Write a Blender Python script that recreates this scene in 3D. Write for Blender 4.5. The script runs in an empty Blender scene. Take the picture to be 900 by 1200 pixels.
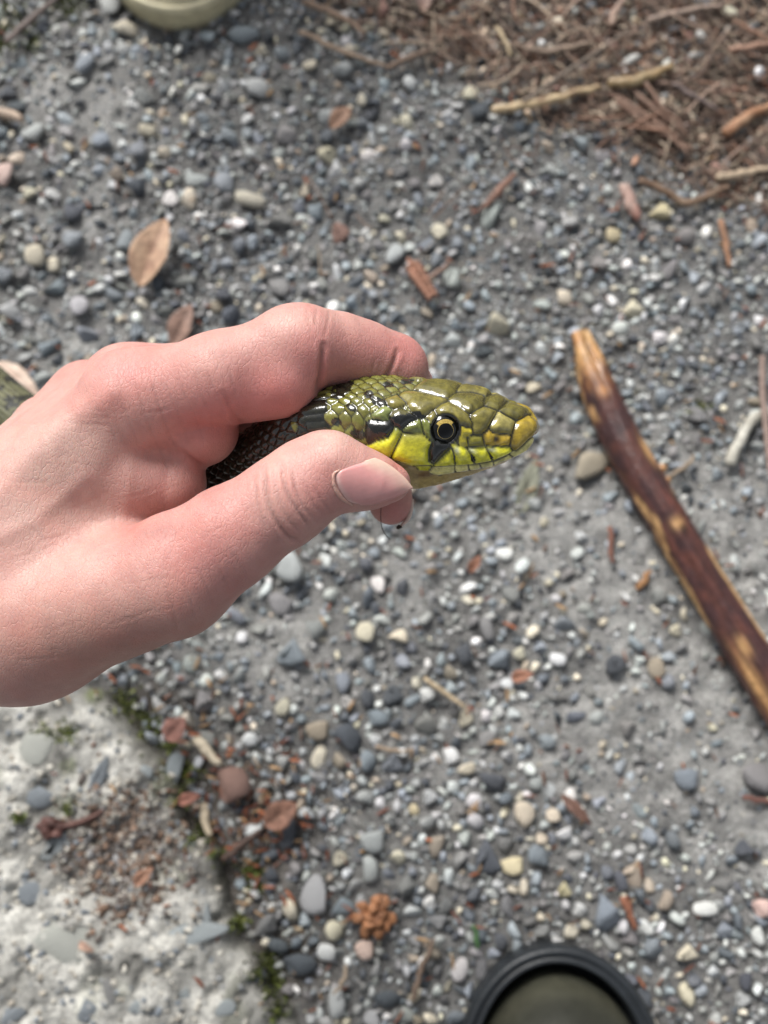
import bpy, bmesh, math, random
import numpy as np
from mathutils import Vector, Matrix, Euler

# ------------------------------------------------------------------ camera, sky, sun
scene = bpy.context.scene
F = 1200.0            # focal length in photo pixels (photo 900 x 1200)
TH = math.radians(12) # tilt of the phone away from straight down
H = 0.557             # height of the phone over the gravel
D = 0.267             # distance of the plane of the snake's head

cam_d = bpy.data.cameras.new('camera')
cam = bpy.data.objects.new('camera', cam_d)
scene.collection.objects.link(cam)
cam.location = (0, 0, H)
cam.rotation_euler = (TH, 0, 0)
cam_d.sensor_fit = 'VERTICAL'
cam_d.sensor_height = 36.0
cam_d.lens = 36.0 * F / 1200.0
cam_d.clip_start = 0.01
cam_d.clip_end = 500
cam_d.dof.use_dof = True
cam_d.dof.focus_distance = D - 0.009
cam_d.dof.aperture_fstop = 36.0 / 2.9
cam_d.dof.aperture_blades = 0
scene.camera = cam

SUN_EL, SUN_AZ = math.radians(43), math.radians(-24)   # azimuth from +Y (picture up), negative = to the left
w = bpy.data.worlds.new('World'); scene.world = w; w.use_nodes = True
nt = w.node_tree
bg = nt.nodes['Background']
sky = nt.nodes.new('ShaderNodeTexSky'); sky.sky_type = 'NISHITA'; sky.sun_disc = False
sky.sun_elevation = SUN_EL; sky.sun_rotation = SUN_AZ
sky.air_density = 1.0; sky.dust_density = 3.0; sky.ozone_density = 1.0
hs = nt.nodes.new('ShaderNodeHueSaturation'); hs.inputs['Saturation'].default_value = 0.28   # thin even cloud
nt.links.new(sky.outputs[0], hs.inputs['Color'])
nt.links.new(hs.outputs[0], bg.inputs['Color'])
bg.inputs['Strength'].default_value = 0.08
sd = bpy.data.lights.new('sun', 'SUN'); sd.energy = 2.8; sd.angle = math.radians(26); sd.color = (1.0, 0.97, 0.94)
sun = bpy.data.objects.new('sun', sd); scene.collection.objects.link(sun)
sdir = Vector((math.sin(SUN_AZ)*math.cos(SUN_EL), math.cos(SUN_AZ)*math.cos(SUN_EL), math.sin(SUN_EL)))
sun.rotation_euler = sdir.to_track_quat('Z', 'Y').to_euler()
sun.location = sdir * 5
scene.view_settings.view_transform = 'Standard'
scene.view_settings.look = 'None'
scene.view_settings.gamma = 1.0
scene.view_settings.use_curve_mapping = False
scene.view_settings.exposure = 0.76

RNG = np.random.default_rng(11)
random.seed(5)
COL = scene.collection
ct, st_ = math.cos(TH), math.sin(TH)

# ------------------------------------------------------------------ pixel helpers
def G(px, py, z=0.0):
    """photo pixel -> point at height z over the ground"""
    u = (px - 450) / F; v = (600 - py) / F
    dep = (H - z) / (ct - v * st_)
    return Vector((dep * u, dep * (st_ + v * ct), z))
def proj(x, y, z):
    """world -> photo pixel (arrays)"""
    dy = y; dz = z - H
    depth = dy * st_ - dz * ct
    vv = dy * ct + dz * st_
    return 450 + F * x / depth, 600 - F * vv / depth
def gscale(px, py):
    v = (600 - py) / F
    return (H / (ct - v * st_)) / F     # metres per pixel on the ground
def Pm(px, py, wv):
    """photo pixel + height (mm) over the snake plane -> camera aligned mm"""
    d = D * 1000 - wv
    return np.array([(px - 450) / F * d, (600 - py) / F * d, wv])
CAMM = Matrix.Translation((0, 0, H)) @ Matrix.Rotation(TH, 4, 'X') @ Matrix.Translation((0, 0, -D))
def to_px(p):
    """camera aligned mm -> photo pixel"""
    d = D * 1000 - p[..., 2]
    return 450 + F * p[..., 0] / d, 600 - F * p[..., 1] / d

# ------------------------------------------------------------------ numpy noise
def _hash(ix, iy, iz, seed):
    h = (ix * 374761393 + iy * 668265263 + iz * 2147483647 + seed * 974711) & 0xffffffff
    h = ((h ^ (h >> 13)) * 1274126177) & 0xffffffff
    h = h ^ (h >> 16)
    return (h & 0xffff) / 65535.0
def vnoise(x, y, z=None, seed=0):
    x = np.asarray(x, float); y = np.asarray(y, float)
    z = np.zeros_like(x) if z is None else np.asarray(z, float)
    ix = np.floor(x).astype(np.int64); iy = np.floor(y).astype(np.int64); iz = np.floor(z).astype(np.int64)
    fx = x - ix; fy = y - iy; fz = z - iz
    fx = fx*fx*(3-2*fx); fy = fy*fy*(3-2*fy); fz = fz*fz*(3-2*fz)
    r = 0
    for a in (0, 1):
        for b in (0, 1):
            for c in (0, 1):
                wgt = (fx if a else 1-fx) * (fy if b else 1-fy) * (fz if c else 1-fz)
                r = r + wgt * _hash(ix+a, iy+b, iz+c, seed)
    return r * 2 - 1
def fbm(x, y, z=None, octv=4, seed=0):
    r = 0; a = 0.5
    for i in range(octv):
        r = r + a * vnoise(x * 2**i, y * 2**i, None if z is None else z * 2**i, seed + i*17)
        a *= 0.5
    return r
def sstep(a, b, x):
    t = np.clip((x - a) / (b - a), 0, 1)
    return t*t*(3-2*t)
def srgb(r, g, b):
    f = lambda c: (c/255/12.92 if c/255 <= 0.04045 else ((c/255+0.055)/1.055)**2.4)
    return np.array([f(r), f(g), f(b)])

# ------------------------------------------------------------------ mesh helpers
def mesh_np(name, V, faces, colors=None, smooth=True):
    """V (n,3), faces: (m,3) or (m,4) array; colors (n,3)"""
    V = np.asarray(V, np.float32); faces = np.asarray(faces, np.int32)
    me = bpy.data.meshes.new(name)
    k = faces.shape[1]
    me.vertices.add(len(V)); me.vertices.foreach_set('co', V.ravel())
    me.loops.add(faces.size); me.loops.foreach_set('vertex_index', faces.ravel())
    me.polygons.add(len(faces))
    me.polygons.foreach_set('loop_start', np.arange(0, faces.size, k, dtype=np.int32))
    me.polygons.foreach_set('loop_total', np.full(len(faces), k, dtype=np.int32))
    me.polygons.foreach_set('use_smooth', np.full(len(faces), smooth, dtype=bool))
    me.update(calc_edges=True)
    if colors is not None: set_col(me, colors)
    return me
def set_col(me, colors, name='col'):
    a = me.color_attributes.new(name, 'FLOAT_COLOR', 'POINT')
    c = np.ones((len(me.vertices), 4), np.float32); c[:, :3] = colors
    a.data.foreach_set('color', c.ravel())
def link(name, me, mat=None, parent=None, label=None, cat=None, group=None, kind=None):
    o = bpy.data.objects.new(name, me); COL.objects.link(o)
    if mat is not None and me is not None and not me.materials: me.materials.append(mat)
    if parent is not None: o.parent = parent
    if label: o['label'] = label
    if cat: o['category'] = cat
    if group: o['group'] = group
    if kind: o['kind'] = kind
    return o
def empty(name, loc, label, cat, group=None, rot=(0, 0, 0)):
    o = bpy.data.objects.new(name, None); COL.objects.link(o)
    o.location = loc; o.rotation_euler = rot; o.empty_display_size = 0.02
    o['label'] = label; o['category'] = cat
    if group: o['group'] = group
    return o
def grid_faces(n, m, wrap=False):
    """n rows, m columns; wrap closes the columns"""
    i = np.arange(n-1)[:, None]; j = np.arange(m if wrap else m-1)[None, :]
    a = i*m + j; b = i*m + (j+1) % m; c = (i+1)*m + (j+1) % m; d = (i+1)*m + j
    return np.stack([a, b, c, d], -1).reshape(-1, 4)
def catmull(pts, n):
    """open curve through pts (k,d), n samples"""
    P = np.asarray(pts, float); P = np.vstack([2*P[0]-P[1], P, 2*P[-1]-P[-2]])
    k = len(P) - 3
    t = np.linspace(0, k - 1e-9, n); i = t.astype(int); f = (t - i)[:, None]
    p0, p1, p2, p3 = P[i], P[i+1], P[i+2], P[i+3]
    return 0.5*((2*p1) + (-p0+p2)*f + (2*p0-5*p1+4*p2-p3)*f**2 + (-p0+3*p1-3*p2+p3)*f**3)
def tube(path, rad, nseg=10, squash=1.0, up=(0, 0, 1), cap=True):
    """tube mesh arrays along path (n,3) with radii (n,)"""
    path = np.asarray(path, float); n = len(path)
    rad = np.broadcast_to(np.asarray(rad, float), (n,))
    T = np.gradient(path, axis=0); T /= np.linalg.norm(T, axis=1)[:, None] + 1e-12
    U = np.zeros_like(T); u = np.array(up, float)
    if abs(np.dot(u, T[0])) > 0.95: u = np.array([1., 0, 0])
    for i in range(n):
        u = u - T[i]*np.dot(u, T[i]); u /= np.linalg.norm(u); U[i] = u
    S = np.cross(T, U)
    a = np.linspace(0, 2*math.pi, nseg, endpoint=False)
    V = path[:, None, :] + rad[:, None, None]*(np.cos(a)[None, :, None]*S[:, None, :] + squash*np.sin(a)[None, :, None]*U[:, None, :])
    V = V.reshape(-1, 3); Fq = grid_faces(n, nseg, True)[:, ::-1]
    if cap:
        c0 = len(V); V = np.vstack([V, path[:1], path[-1:]])
        j = np.arange(nseg); k = (j+1) % nseg
        A = np.stack([np.full(nseg, c0), j, k, k], -1); B = np.stack([np.full(nseg, c0+1), (n-1)*nseg+k, (n-1)*nseg+j, (n-1)*nseg+j], -1)
        tri = [A, B]
    else: tri = []
    return V, Fq, tri
def tube_mesh(name, path, rad, nseg=10, squash=1.0, colors=None, jitter=0.0, seed=0, up=(0, 0, 1)):
    path = np.asarray(path, float)
    rad = np.broadcast_to(np.asarray(rad, float), (len(path),)).copy()
    # rounded ends: a last ring of almost no radius
    path = np.vstack([path[:1], path, path[-1:]]); rad = np.concatenate([[rad[0]*0.15], rad, [rad[-1]*0.15]])
    d0 = path[1]-path[2]; d0 /= np.linalg.norm(d0)+1e-12; path[0] = path[0] + d0*rad[1]*0.25
    d1 = path[-2]-path[-3]; d1 /= np.linalg.norm(d1)+1e-12; path[-1] = path[-1] + d1*rad[-2]*0.25
    V, Fq, _ = tube(path, rad, nseg, squash, up, cap=False)
    n = len(path)
    if jitter > 0:
        m = float(np.mean(rad)); ax = np.repeat(path, nseg, axis=0); dv = V - ax
        f = 1 + jitter*fbm(V[:, 0]/m*0.6, V[:, 1]/m*0.6, V[:, 2]/m*0.6, 3, seed)
        V = ax + dv*f[:, None]
    cc = None
    if colors is not None:
        t = np.repeat(np.linspace(0, 1, n), nseg)
        cc = colors(V, t) if callable(colors) else np.broadcast_to(np.asarray(colors), (len(V), 3))
    return mesh_np(name, V, Fq, cc)
def merge_meshes(name, parts, smooth=True):
    """parts: list of (V, F, C) with equal face arity"""
    Vs, Fs, Cs, o = [], [], [], 0
    for V, Fc, C in parts:
        Vs.append(V); Fs.append(Fc + o); Cs.append(np.broadcast_to(C, (len(V), 3))); o += len(V)
    return mesh_np(name, np.vstack(Vs), np.vstack(Fs), np.vstack(Cs), smooth)

# ------------------------------------------------------------------ materials
class NT:
    def __init__(s, name):
        s.m = bpy.data.materials.new(name); s.m.use_nodes = True
        s.t = s.m.node_tree; s.b = s.t.nodes['Principled BSDF']
    def n(s, typ, **kw):
        nd = s.t.nodes.new(typ)
        for k, v in kw.items():
            if k in nd.inputs: nd.inputs[k].default_value = v
            else: setattr(nd, k, v)
        return nd
    def l(s, a, b): s.t.links.new(a, b)
    def attr(s, name='col'):
        return s.n('ShaderNodeAttribute', attribute_name=name).outputs['Color']
    def pos(s): return s.n('ShaderNodeTexCoord').outputs['Object']
    def noise(s, scale, detail=4, rough=0.55, vec=None):
        nd = s.n('ShaderNodeTexNoise'); nd.inputs['Scale'].default_value = scale
        nd.inputs['Detail'].default_value = detail; nd.inputs['Roughness'].default_value = rough
        s.l(vec if vec is not None else s.pos(), nd.inputs['Vector']); return nd.outputs['Fac']
    def mrange(s, v, a, b, c, d):
        nd = s.n('ShaderNodeMapRange'); s.l(v, nd.inputs[0])
        for i, x in enumerate((a, b, c, d)): nd.inputs[i+1].default_value = x
        return nd.outputs[0]
    def mul(s, col, fac):
        nd = s.n('ShaderNodeMix', data_type='RGBA', blend_type='MULTIPLY'); nd.inputs[0].default_value = 1
        s.l(col, nd.inputs[6]); s.l(fac, nd.inputs[7]); return nd.outputs[2]
    def mix(s, fac, c1, c2):
        nd = s.n('ShaderNodeMix', data_type='RGBA')
        s.l(fac, nd.inputs[0])
        for c, i in ((c1, 6), (c2, 7)):
            if hasattr(c, 'is_linked'): s.l(c, nd.inputs[i])
            else: nd.inputs[i].default_value = (*c, 1)
        return nd.outputs[2]
    def bump(s, h, dist, strength=1.0, prev=None):
        nd = s.n('ShaderNodeBump'); nd.inputs['Strength'].default_value = strength; nd.inputs['Distance'].default_value = dist
        s.l(h, nd.inputs['Height'])
        if prev is not None: s.l(prev, nd.inputs['Normal'])
        return nd.outputs[0]

def mat_attr(name, rough=0.6, var=(0.7, 1.3), nscale=300, bump=0.0004, bscale=None, spec=0.5, source='attr', sheen=0):
    m = NT(name)
    c = m.attr() if source == 'attr' else m.n('ShaderNodeObjectInfo').outputs['Color']
    nz = m.noise(nscale, 5, 0.65)
    f = m.mrange(nz, 0.3, 0.7, var[0], var[1])
    m.l(m.mul(c, f), m.b.inputs['Base Color'])
    m.b.inputs['Roughness'].default_value = rough
    m.b.inputs['Specular IOR Level'].default_value = spec
    if bump: m.l(m.bump(m.noise(bscale or nscale*2, 5, 0.6), bump), m.b.inputs['Normal'])
    return m.m

def skin_material():
    m = NT('skin')
    c = m.attr()
    nz = m.noise(220, 4, 0.6)
    c2 = m.mul(c, m.mrange(nz, 0.3, 0.7, 0.93, 1.06))
    # warm blotches
    nb = m.noise(90, 3, 0.5)
    c3 = m.mix(m.mrange(nb, 0.5, 0.75, 0.0, 0.22), c2, tuple(srgb(205, 128, 112)))
    m.l(c3, m.b.inputs['Base Color'])
    m.b.inputs['Roughness'].default_value = 0.5
    m.b.inputs['Specular IOR Level'].default_value = 0.4
    m.b.inputs['Subsurface Weight'].default_value = 0.35
    m.b.inputs['Subsurface Radius'].default_value = (1.0, 0.35, 0.2)
    m.b.inputs['Subsurface Scale'].default_value = 0.0025
    # small criss-cross skin lines: distorted cells at two scales + pores
    pos = m.pos()
    dn = m.n('ShaderNodeTexNoise'); dn.inputs['Scale'].default_value = 260; m.l(pos, dn.inputs['Vector'])
    ad = m.n('ShaderNodeVectorMath', operation='MULTIPLY_ADD'); m.l(dn.outputs['Color'], ad.inputs[0])
    ad.inputs[1].default_value = (0.0012,)*3; m.l(pos, ad.inputs[2])
    mp = m.n('ShaderNodeMapping'); m.l(ad.outputs[0], mp.inputs['Vector'])
    mp.inputs['Rotation'].default_value = (0, 0, math.radians(35)); mp.inputs['Scale'].default_value = (1.0, 0.55, 1.0)
    v1 = m.n('ShaderNodeTexVoronoi', feature='DISTANCE_TO_EDGE'); v1.inputs['Scale'].default_value = 1100; m.l(mp.outputs[0], v1.inputs['Vector'])
    mp2 = m.n('ShaderNodeMapping'); m.l(ad.outputs[0], mp2.inputs['Vector'])
    mp2.inputs['Rotation'].default_value = (0, 0, math.radians(-50)); mp2.inputs['Scale'].default_value = (1.0, 0.4, 1.0)
    v2 = m.n('ShaderNodeTexVoronoi', feature='DISTANCE_TO_EDGE'); v2.inputs['Scale'].default_value = 680; m.l(mp2.outputs[0], v2.inputs['Vector'])
    b1 = m.bump(m.mrange(v1.outputs['Distance'], 0, 0.12, 0, 1), 0.00005, 0.9)
    b2 = m.bump(m.mrange(v2.outputs['Distance'], 0, 0.07, 0, 1), 0.000045, 0.9, b1)
    b3 = m.bump(m.noise(1500, 4, 0.6), 0.00008, 0.6, b2)
    m.l(b3, m.b.inputs['Normal'])
    return m.m

def snake_material():
    m = NT('snake_skin')
    c = m.attr()
    c2 = m.mul(c, m.mrange(m.noise(900, 4, 0.65), 0.3, 0.7, 0.78, 1.2))
    m.l(c2, m.b.inputs['Base Color'])
    r = m.noise(500, 3, 0.5)
    m.l(m.mrange(r, 0.3, 0.7, 0.14, 0.28), m.b.inputs['Roughness'])
    m.b.inputs['Specular IOR Level'].default_value = 0.6
    m.b.inputs['Coat Weight'].default_value = 0.6
    m.b.inputs['Coat Roughness'].default_value = 0.07
    b1 = m.bump(m.noise(420, 3, 0.5), 0.00035, 0.9)
    m.l(b1, m.b.inputs['Normal'])
    return m.m

M = {}
M['skin'] = skin_material()
M['snake'] = snake_material()
M['stone'] = mat_attr('stone', 0.62, (0.72, 1.28), 260, 0.0005, 700, 0.45)
M['stone_obj'] = mat_attr('stone_single', 0.6, (0.7, 1.3), 260, 0.0005, 700, 0.45, source='obj')
M['plant'] = mat_attr('dry_plant', 0.6, (0.65, 1.35), 320, 0.0004, 600, 0.35)
M['wood'] = mat_attr('wood', 0.28, (0.7, 1.3), 200, 0.0005, 500, 0.5)
M['rubber'] = mat_attr('rubber', 0.4, (0.8, 1.2), 120, 0.0003, 500, 0.45)
def plain(name, col, rough, spec=0.5, coat=0.0):
    m = NT(name); m.b.inputs['Base Color'].default_value = (*col, 1); m.b.inputs['Roughness'].default_value = rough
    m.b.inputs['Specular IOR Level'].default_value = spec
    m.b.inputs['Coat Weight'].default_value = coat; m.b.inputs['Coat Roughness'].default_value = 0.04
    return m.m
M['eye'] = plain('eye_black', (0.004, 0.004, 0.003), 0.06, 0.45, 0.15)
M['pupil'] = plain('pupil_black', (0.001, 0.001, 0.001), 0.05, 0.4, 0.1)
m_ = NT('iris_gold'); m_.l(m_.mix(m_.mrange(m_.noise(2500, 4, 0.7), 0.35, 0.65, 0, 1), (0.26, 0.17, 0.03), (0.5, 0.38, 0.1)), m_.b.inputs['Base Color'])
m_.b.inputs['Roughness'].default_value = 0.12; m_.b.inputs['Coat Weight'].default_value = 0.5; M['iris'] = m_.m
m_ = NT('nail'); m_.l(m_.mul(m_.attr(), m_.mrange(m_.noise(400, 3), 0.3, 0.7, 0.95, 1.05)), m_.b.inputs['Base Color'])
m_.b.inputs['Roughness'].default_value = 0.3; m_.b.inputs['Subsurface Weight'].default_value = 0.3
m_.b.inputs['Subsurface Radius'].default_value = (1, .5, .4); m_.b.inputs['Subsurface Scale'].default_value = 0.0012; M['nail'] = m_.m

# ------------------------------------------------------------------ where things lie on the ground (photo pixels)
def blob(px, py, cx, cy, r): return np.exp(-(((px-cx)**2 + (py-cy)**2) / (r*r)))
def packed_mask(px, py):
    m = 0
    for cx, cy, r in ((740, 680, 150), (850, 850, 150), (700, 850, 120), (640, 640, 90), (860, 640, 90), (330, 765, 75), (125, 130, 60), (110, 270, 42), (85, 410, 45), (480, 700, 40), (880, 980, 80), (60, 110, 40)):
        m = np.maximum(m, blob(px, py, cx, cy, r))
    return m
def litter_mask(px, py):
    # distance above the line that runs from the top edge down to the right edge
    yl = np.interp(px, [330, 430, 560, 700, 900, 1200], [-40, 40, 105, 170, 255, 330])
    return sstep(-25, 45, yl - py)
SLAB_PX = [(-500, 690), (40, 765), (135, 815), (163, 862), (207, 905), (213, 952), (256, 1000), (270, 1050), (286, 1110), (328, 1165), (352, 1200), (372, 1300), (380, 1500), (-500, 1500)]
SLAB_Z = 0.017
SLAB = np.array([G(px, py, SLAB_Z)[:2] for px, py in SLAB_PX])
def poly_sd(x, y, poly):
    """signed distance, positive inside"""
    x = np.asarray(x, float); y = np.asarray(y, float)
    d = np.full(x.shape, 1e9); ins = np.zeros(x.shape, bool); n = len(poly)
    for i in range(n):
        ax, ay = poly[i]; bx, by = poly[(i+1) % n]
        ex, ey = bx-ax, by-ay
        t = np.clip(((x-ax)*ex + (y-ay)*ey)/(ex*ex+ey*ey+1e-20), 0, 1)
        d = np.minimum(d, np.hypot(x-ax-t*ex, y-ay-t*ey))
        c = ((ay > y) != (by > y)) & (x < ex*(y-ay)/(ey if abs(ey) > 1e-12 else 1e-12) + ax)
        ins ^= c
    return np.where(ins, d, -d)
def gz(x, y):
    x = np.asarray(x, float); y = np.asarray(y, float)
    px, py = proj(x, y, 0*x)
    pk = packed_mask(px, py)
    z = 0.004*fbm(x*9, y*9, None, 3, 3) + 0.0036*fbm(x*45, y*45, None, 4, 9) + 0.0030*fbm(x*150, y*150, None, 3, 5)
    z = z + 0.003*pk
    return z

# the ground: one sheet, fine under the frame, wide out to the horizon
cx_ = np.concatenate([-np.geomspace(40, 0.48, 26)[:-1], np.linspace(-0.42, 0.42, 330), np.geomspace(0.48, 40, 26)[1:]])
cy_ = np.concatenate([-np.geomspace(40, 0.40, 26)[:-1], np.linspace(-0.34, 0.56, 350), np.geomspace(0.62, 40, 26)[1:]])
GX, GY = np.meshgrid(cx_, cy_)
far = np.maximum(np.abs(GX), np.abs(GY)) > 0.7
GZ = np.where(far, 0, gz(GX, GY))
V = np.stack([GX, GY, GZ], -1).reshape(-1, 3)
px, py = proj(V[:, 0], V[:, 1], V[:, 2]*0)
px = np.clip(px, -400, 1300); py = np.clip(py, -300, 1500)
pk = packed_mask(px, py); lt = litter_mask(px, py)
far_f = far.reshape(-1)
c_dirt = np.array([0.138, 0.136, 0.130]); c_pack = np.array([0.28, 0.277, 0.264]); c_lit = np.array([0.085, 0.066, 0.054])
n1 = fbm(V[:, 0]*30, V[:, 1]*30, None, 4, 21)*0.5 + 0.5
cg = c_dirt + (c_pack - c_dirt)*np.clip(pk*1.1 + (n1-0.5)*1.1, 0, 1)[:, None]
cg *= (1 + 0.5*fbm(V[:, 0]*150, V[:, 1]*150, None, 3, 23))[:, None]
cg = cg*(1-lt[:, None]) + c_lit*lt[:, None]
soil = np.maximum.reduce([blob(px, py, 225, 930, 70), blob(px, py, 285, 1020, 60), blob(px, py, 330, 1120, 55), blob(px, py, 180, 840, 50), blob(px, py, 310, 950, 60)])[:, None]*0.85
cg = cg*(1-soil) + np.array([0.066, 0.050, 0.036])*soil
cg[far_f] = (0.11, 0.108, 0.10)
me = mesh_np('ground', V, grid_faces(len(cy_), len(cx_)), cg)
m = NT('packed_dirt')
c = m.attr(); gpos = m.pos()
c1 = m.mul(c, m.mrange(m.noise(420, 6, 0.7), 0.3, 0.7, 0.55, 1.55))
vo = m.n('ShaderNodeTexVoronoi'); vo.inputs['Scale'].default_value = 520; m.l(gpos, vo.inputs['Vector'])
sp = m.mrange(vo.outputs['Distance'], 0.15, 0.4, 1, 0)
vcol = m.n('ShaderNodeHueSaturation'); m.l(vo.outputs['Color'], vcol.inputs['Color']); vcol.inputs['Saturation'].default_value = 0.12; vcol.inputs['Value'].default_value = 0.42
pick = m.n('ShaderNodeMath', operation='GREATER_THAN'); sepc = m.n('ShaderNodeSeparateColor'); m.l(vo.outputs['Color'], sepc.inputs[0]); m.l(sepc.outputs[1], pick.inputs[0]); pick.inputs[1].default_value = 0.55
mm = m.n('ShaderNodeMath', operation='MULTIPLY'); m.l(sp, mm.inputs[0]); m.l(pick.outputs[0], mm.inputs[1])
m.l(m.mix(mm.outputs[0], c1, vcol.outputs[0]), m.b.inputs['Base Color'])
m.b.inputs['Roughness'].default_value = 0.85
bb = m.bump(m.noise(380, 6, 0.7), 0.0022, 1.0)
bb = m.bump(mm.outputs[0], 0.0012, 0.8, bb)
m.l(bb, m.b.inputs['Normal'])
ground = link('ground', me, m.m, kind='structure')

# the broken edge of an old concrete slab, lower left
sx0, sx1 = SLAB[:, 0].min() + 0.02, SLAB[:, 0].max() + 0.02
sy0, sy1 = SLAB[:, 1].min() + 0.01, SLAB[:, 1].max() + 0.02
xs = np.arange(sx0, sx1, 0.0015); ys = np.arange(sy0, sy1, 0.0015)
X, Y = np.meshgrid(xs, ys)
def slab_z(X, Y):
    sdv = poly_sd(X, Y, SLAB) + 0.004*fbm(X*60, Y*60, None, 4, 31) + 0.0025*fbm(X*220, Y*220, None, 2, 37)
    px, py = proj(X, Y, X*0 + SLAB_Z)
    hollow = blob(px, py, 140, 1005, 62)
    z = -0.014 + (SLAB_Z + 0.014)*(0.72*sstep(-0.003, 0.005, sdv) + 0.28*sstep(0.0, 0.022, sdv))
    z = z + sstep(0, 0.006, sdv)*(0.0045*fbm(X*28, Y*28, None, 3, 41) + 0.0045*fbm(X*95, Y*95, None, 4, 43) - 0.003*np.clip(fbm(X*140, Y*140, None, 2, 47)*3-.5, 0, 1) - 0.004*hollow)
    return z, sdv
SZ, SSD = slab_z(X, Y)
V = np.stack([X, Y, SZ], -1).reshape(-1, 3)
px, py = proj(V[:, 0], V[:, 1], V[:, 2])
cs = np.ones((len(V), 3))*np.array([0.37, 0.365, 0.335])
nn = fbm(V[:, 0]*70, V[:, 1]*70, None, 5, 51)
cs *= (0.98 + 0.9*nn + 0.5*fbm(V[:, 0]*210, V[:, 1]*210, None, 3, 53) - 0.55*np.clip(fbm(V[:, 0]*34, V[:, 1]*34, None, 3, 54)*2.2 - .2, 0, 1))[:, None]
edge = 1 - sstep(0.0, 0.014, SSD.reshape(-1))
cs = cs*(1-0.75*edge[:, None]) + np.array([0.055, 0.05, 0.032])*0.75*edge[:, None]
hol = blob(px, py, 140, 1000, 58)*np.clip(0.75 + 1.2*fbm(V[:, 0]*120, V[:, 1]*120, None, 3, 61), 0, 1)
cs = cs*(1-0.7*hol[:, None]) + np.array([0.10, 0.06, 0.04])*0.7*hol[:, None]
mos = np.clip(fbm(V[:, 0]*55, V[:, 1]*55, None, 4, 71)*3 - 0.55, 0, 0.6)*np.clip(sstep(960, 840, py) + 0.25, 0, 1)
cs = cs*(1-mos[:, None]) + np.array([0.14, 0.17, 0.05])*mos[:, None]
me = mesh_np('concrete_slab', V, grid_faces(len(ys), len(xs)), cs)
M['concrete'] = mat_attr('old_concrete', 0.85, (0.62, 1.4), 480, 0.0016, 500, 0.3)
slab = link('concrete_slab', me, M['concrete'], kind='structure')
slab['label'] = 'pale weathered concrete slab with a broken mossy edge'

# ------------------------------------------------------------------ stones
def ico(sub):
    bm = bmesh.new(); bmesh.ops.create_icosphere(bm, subdivisions=sub, radius=1.0)
    v = np.array([x.co[:] for x in bm.verts]); f = np.array([[y.index for y in x.verts] for x in bm.faces]); bm.free(); return v, f
ICO2, ICO1 = ico(2), ico(1)
def stone_shape(base, seed):
    v, f = base; r = np.random.default_rng(seed)
    p = v * (1 + 0.55*fbm(v[:, 0]*1.1 + seed*3.1, v[:, 1]*1.1, v[:, 2]*1.1, 2, seed))[:, None]
    for k in range(r.integers(4, 9)):
        n = r.normal(size=3); n /= np.linalg.norm(n); c = r.uniform(0.30, 0.72)
        d = p @ n - c
        p = p - np.outer(np.maximum(d, 0)*1.0, n)
    p = p - p.mean(0); p /= np.abs(p).max(0)
    return p, f
ST2 = [stone_shape(ICO2, s) for s in range(1, 15)]
ST1 = [stone_shape(ICO1, s) for s in range(21, 31)]
ST_ME = [mesh_np('pebble_shape', p, f) for p, f in ST2]
PAL = {'c': ((0.46, 0.425, 0.335), 'cream'), 'w': ((0.52, 0.52, 0.49), 'off-white'), 'b': ((0.185, 0.208, 0.225), 'blue-grey'), 'd': ((0.070, 0.078, 0.088), 'dark slate'),
       'g': ((0.175, 0.175, 0.170), 'mid grey'), 'p': ((0.33, 0.345, 0.335), 'pale grey'), 't': ((0.29, 0.25, 0.195), 'tan'), 'y': ((0.44, 0.385, 0.25), 'yellowish'),
       'r': ((0.21, 0.125, 0.10), 'red-brown'), 'k': ((0.45, 0.34, 0.29), 'pinkish')}
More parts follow.
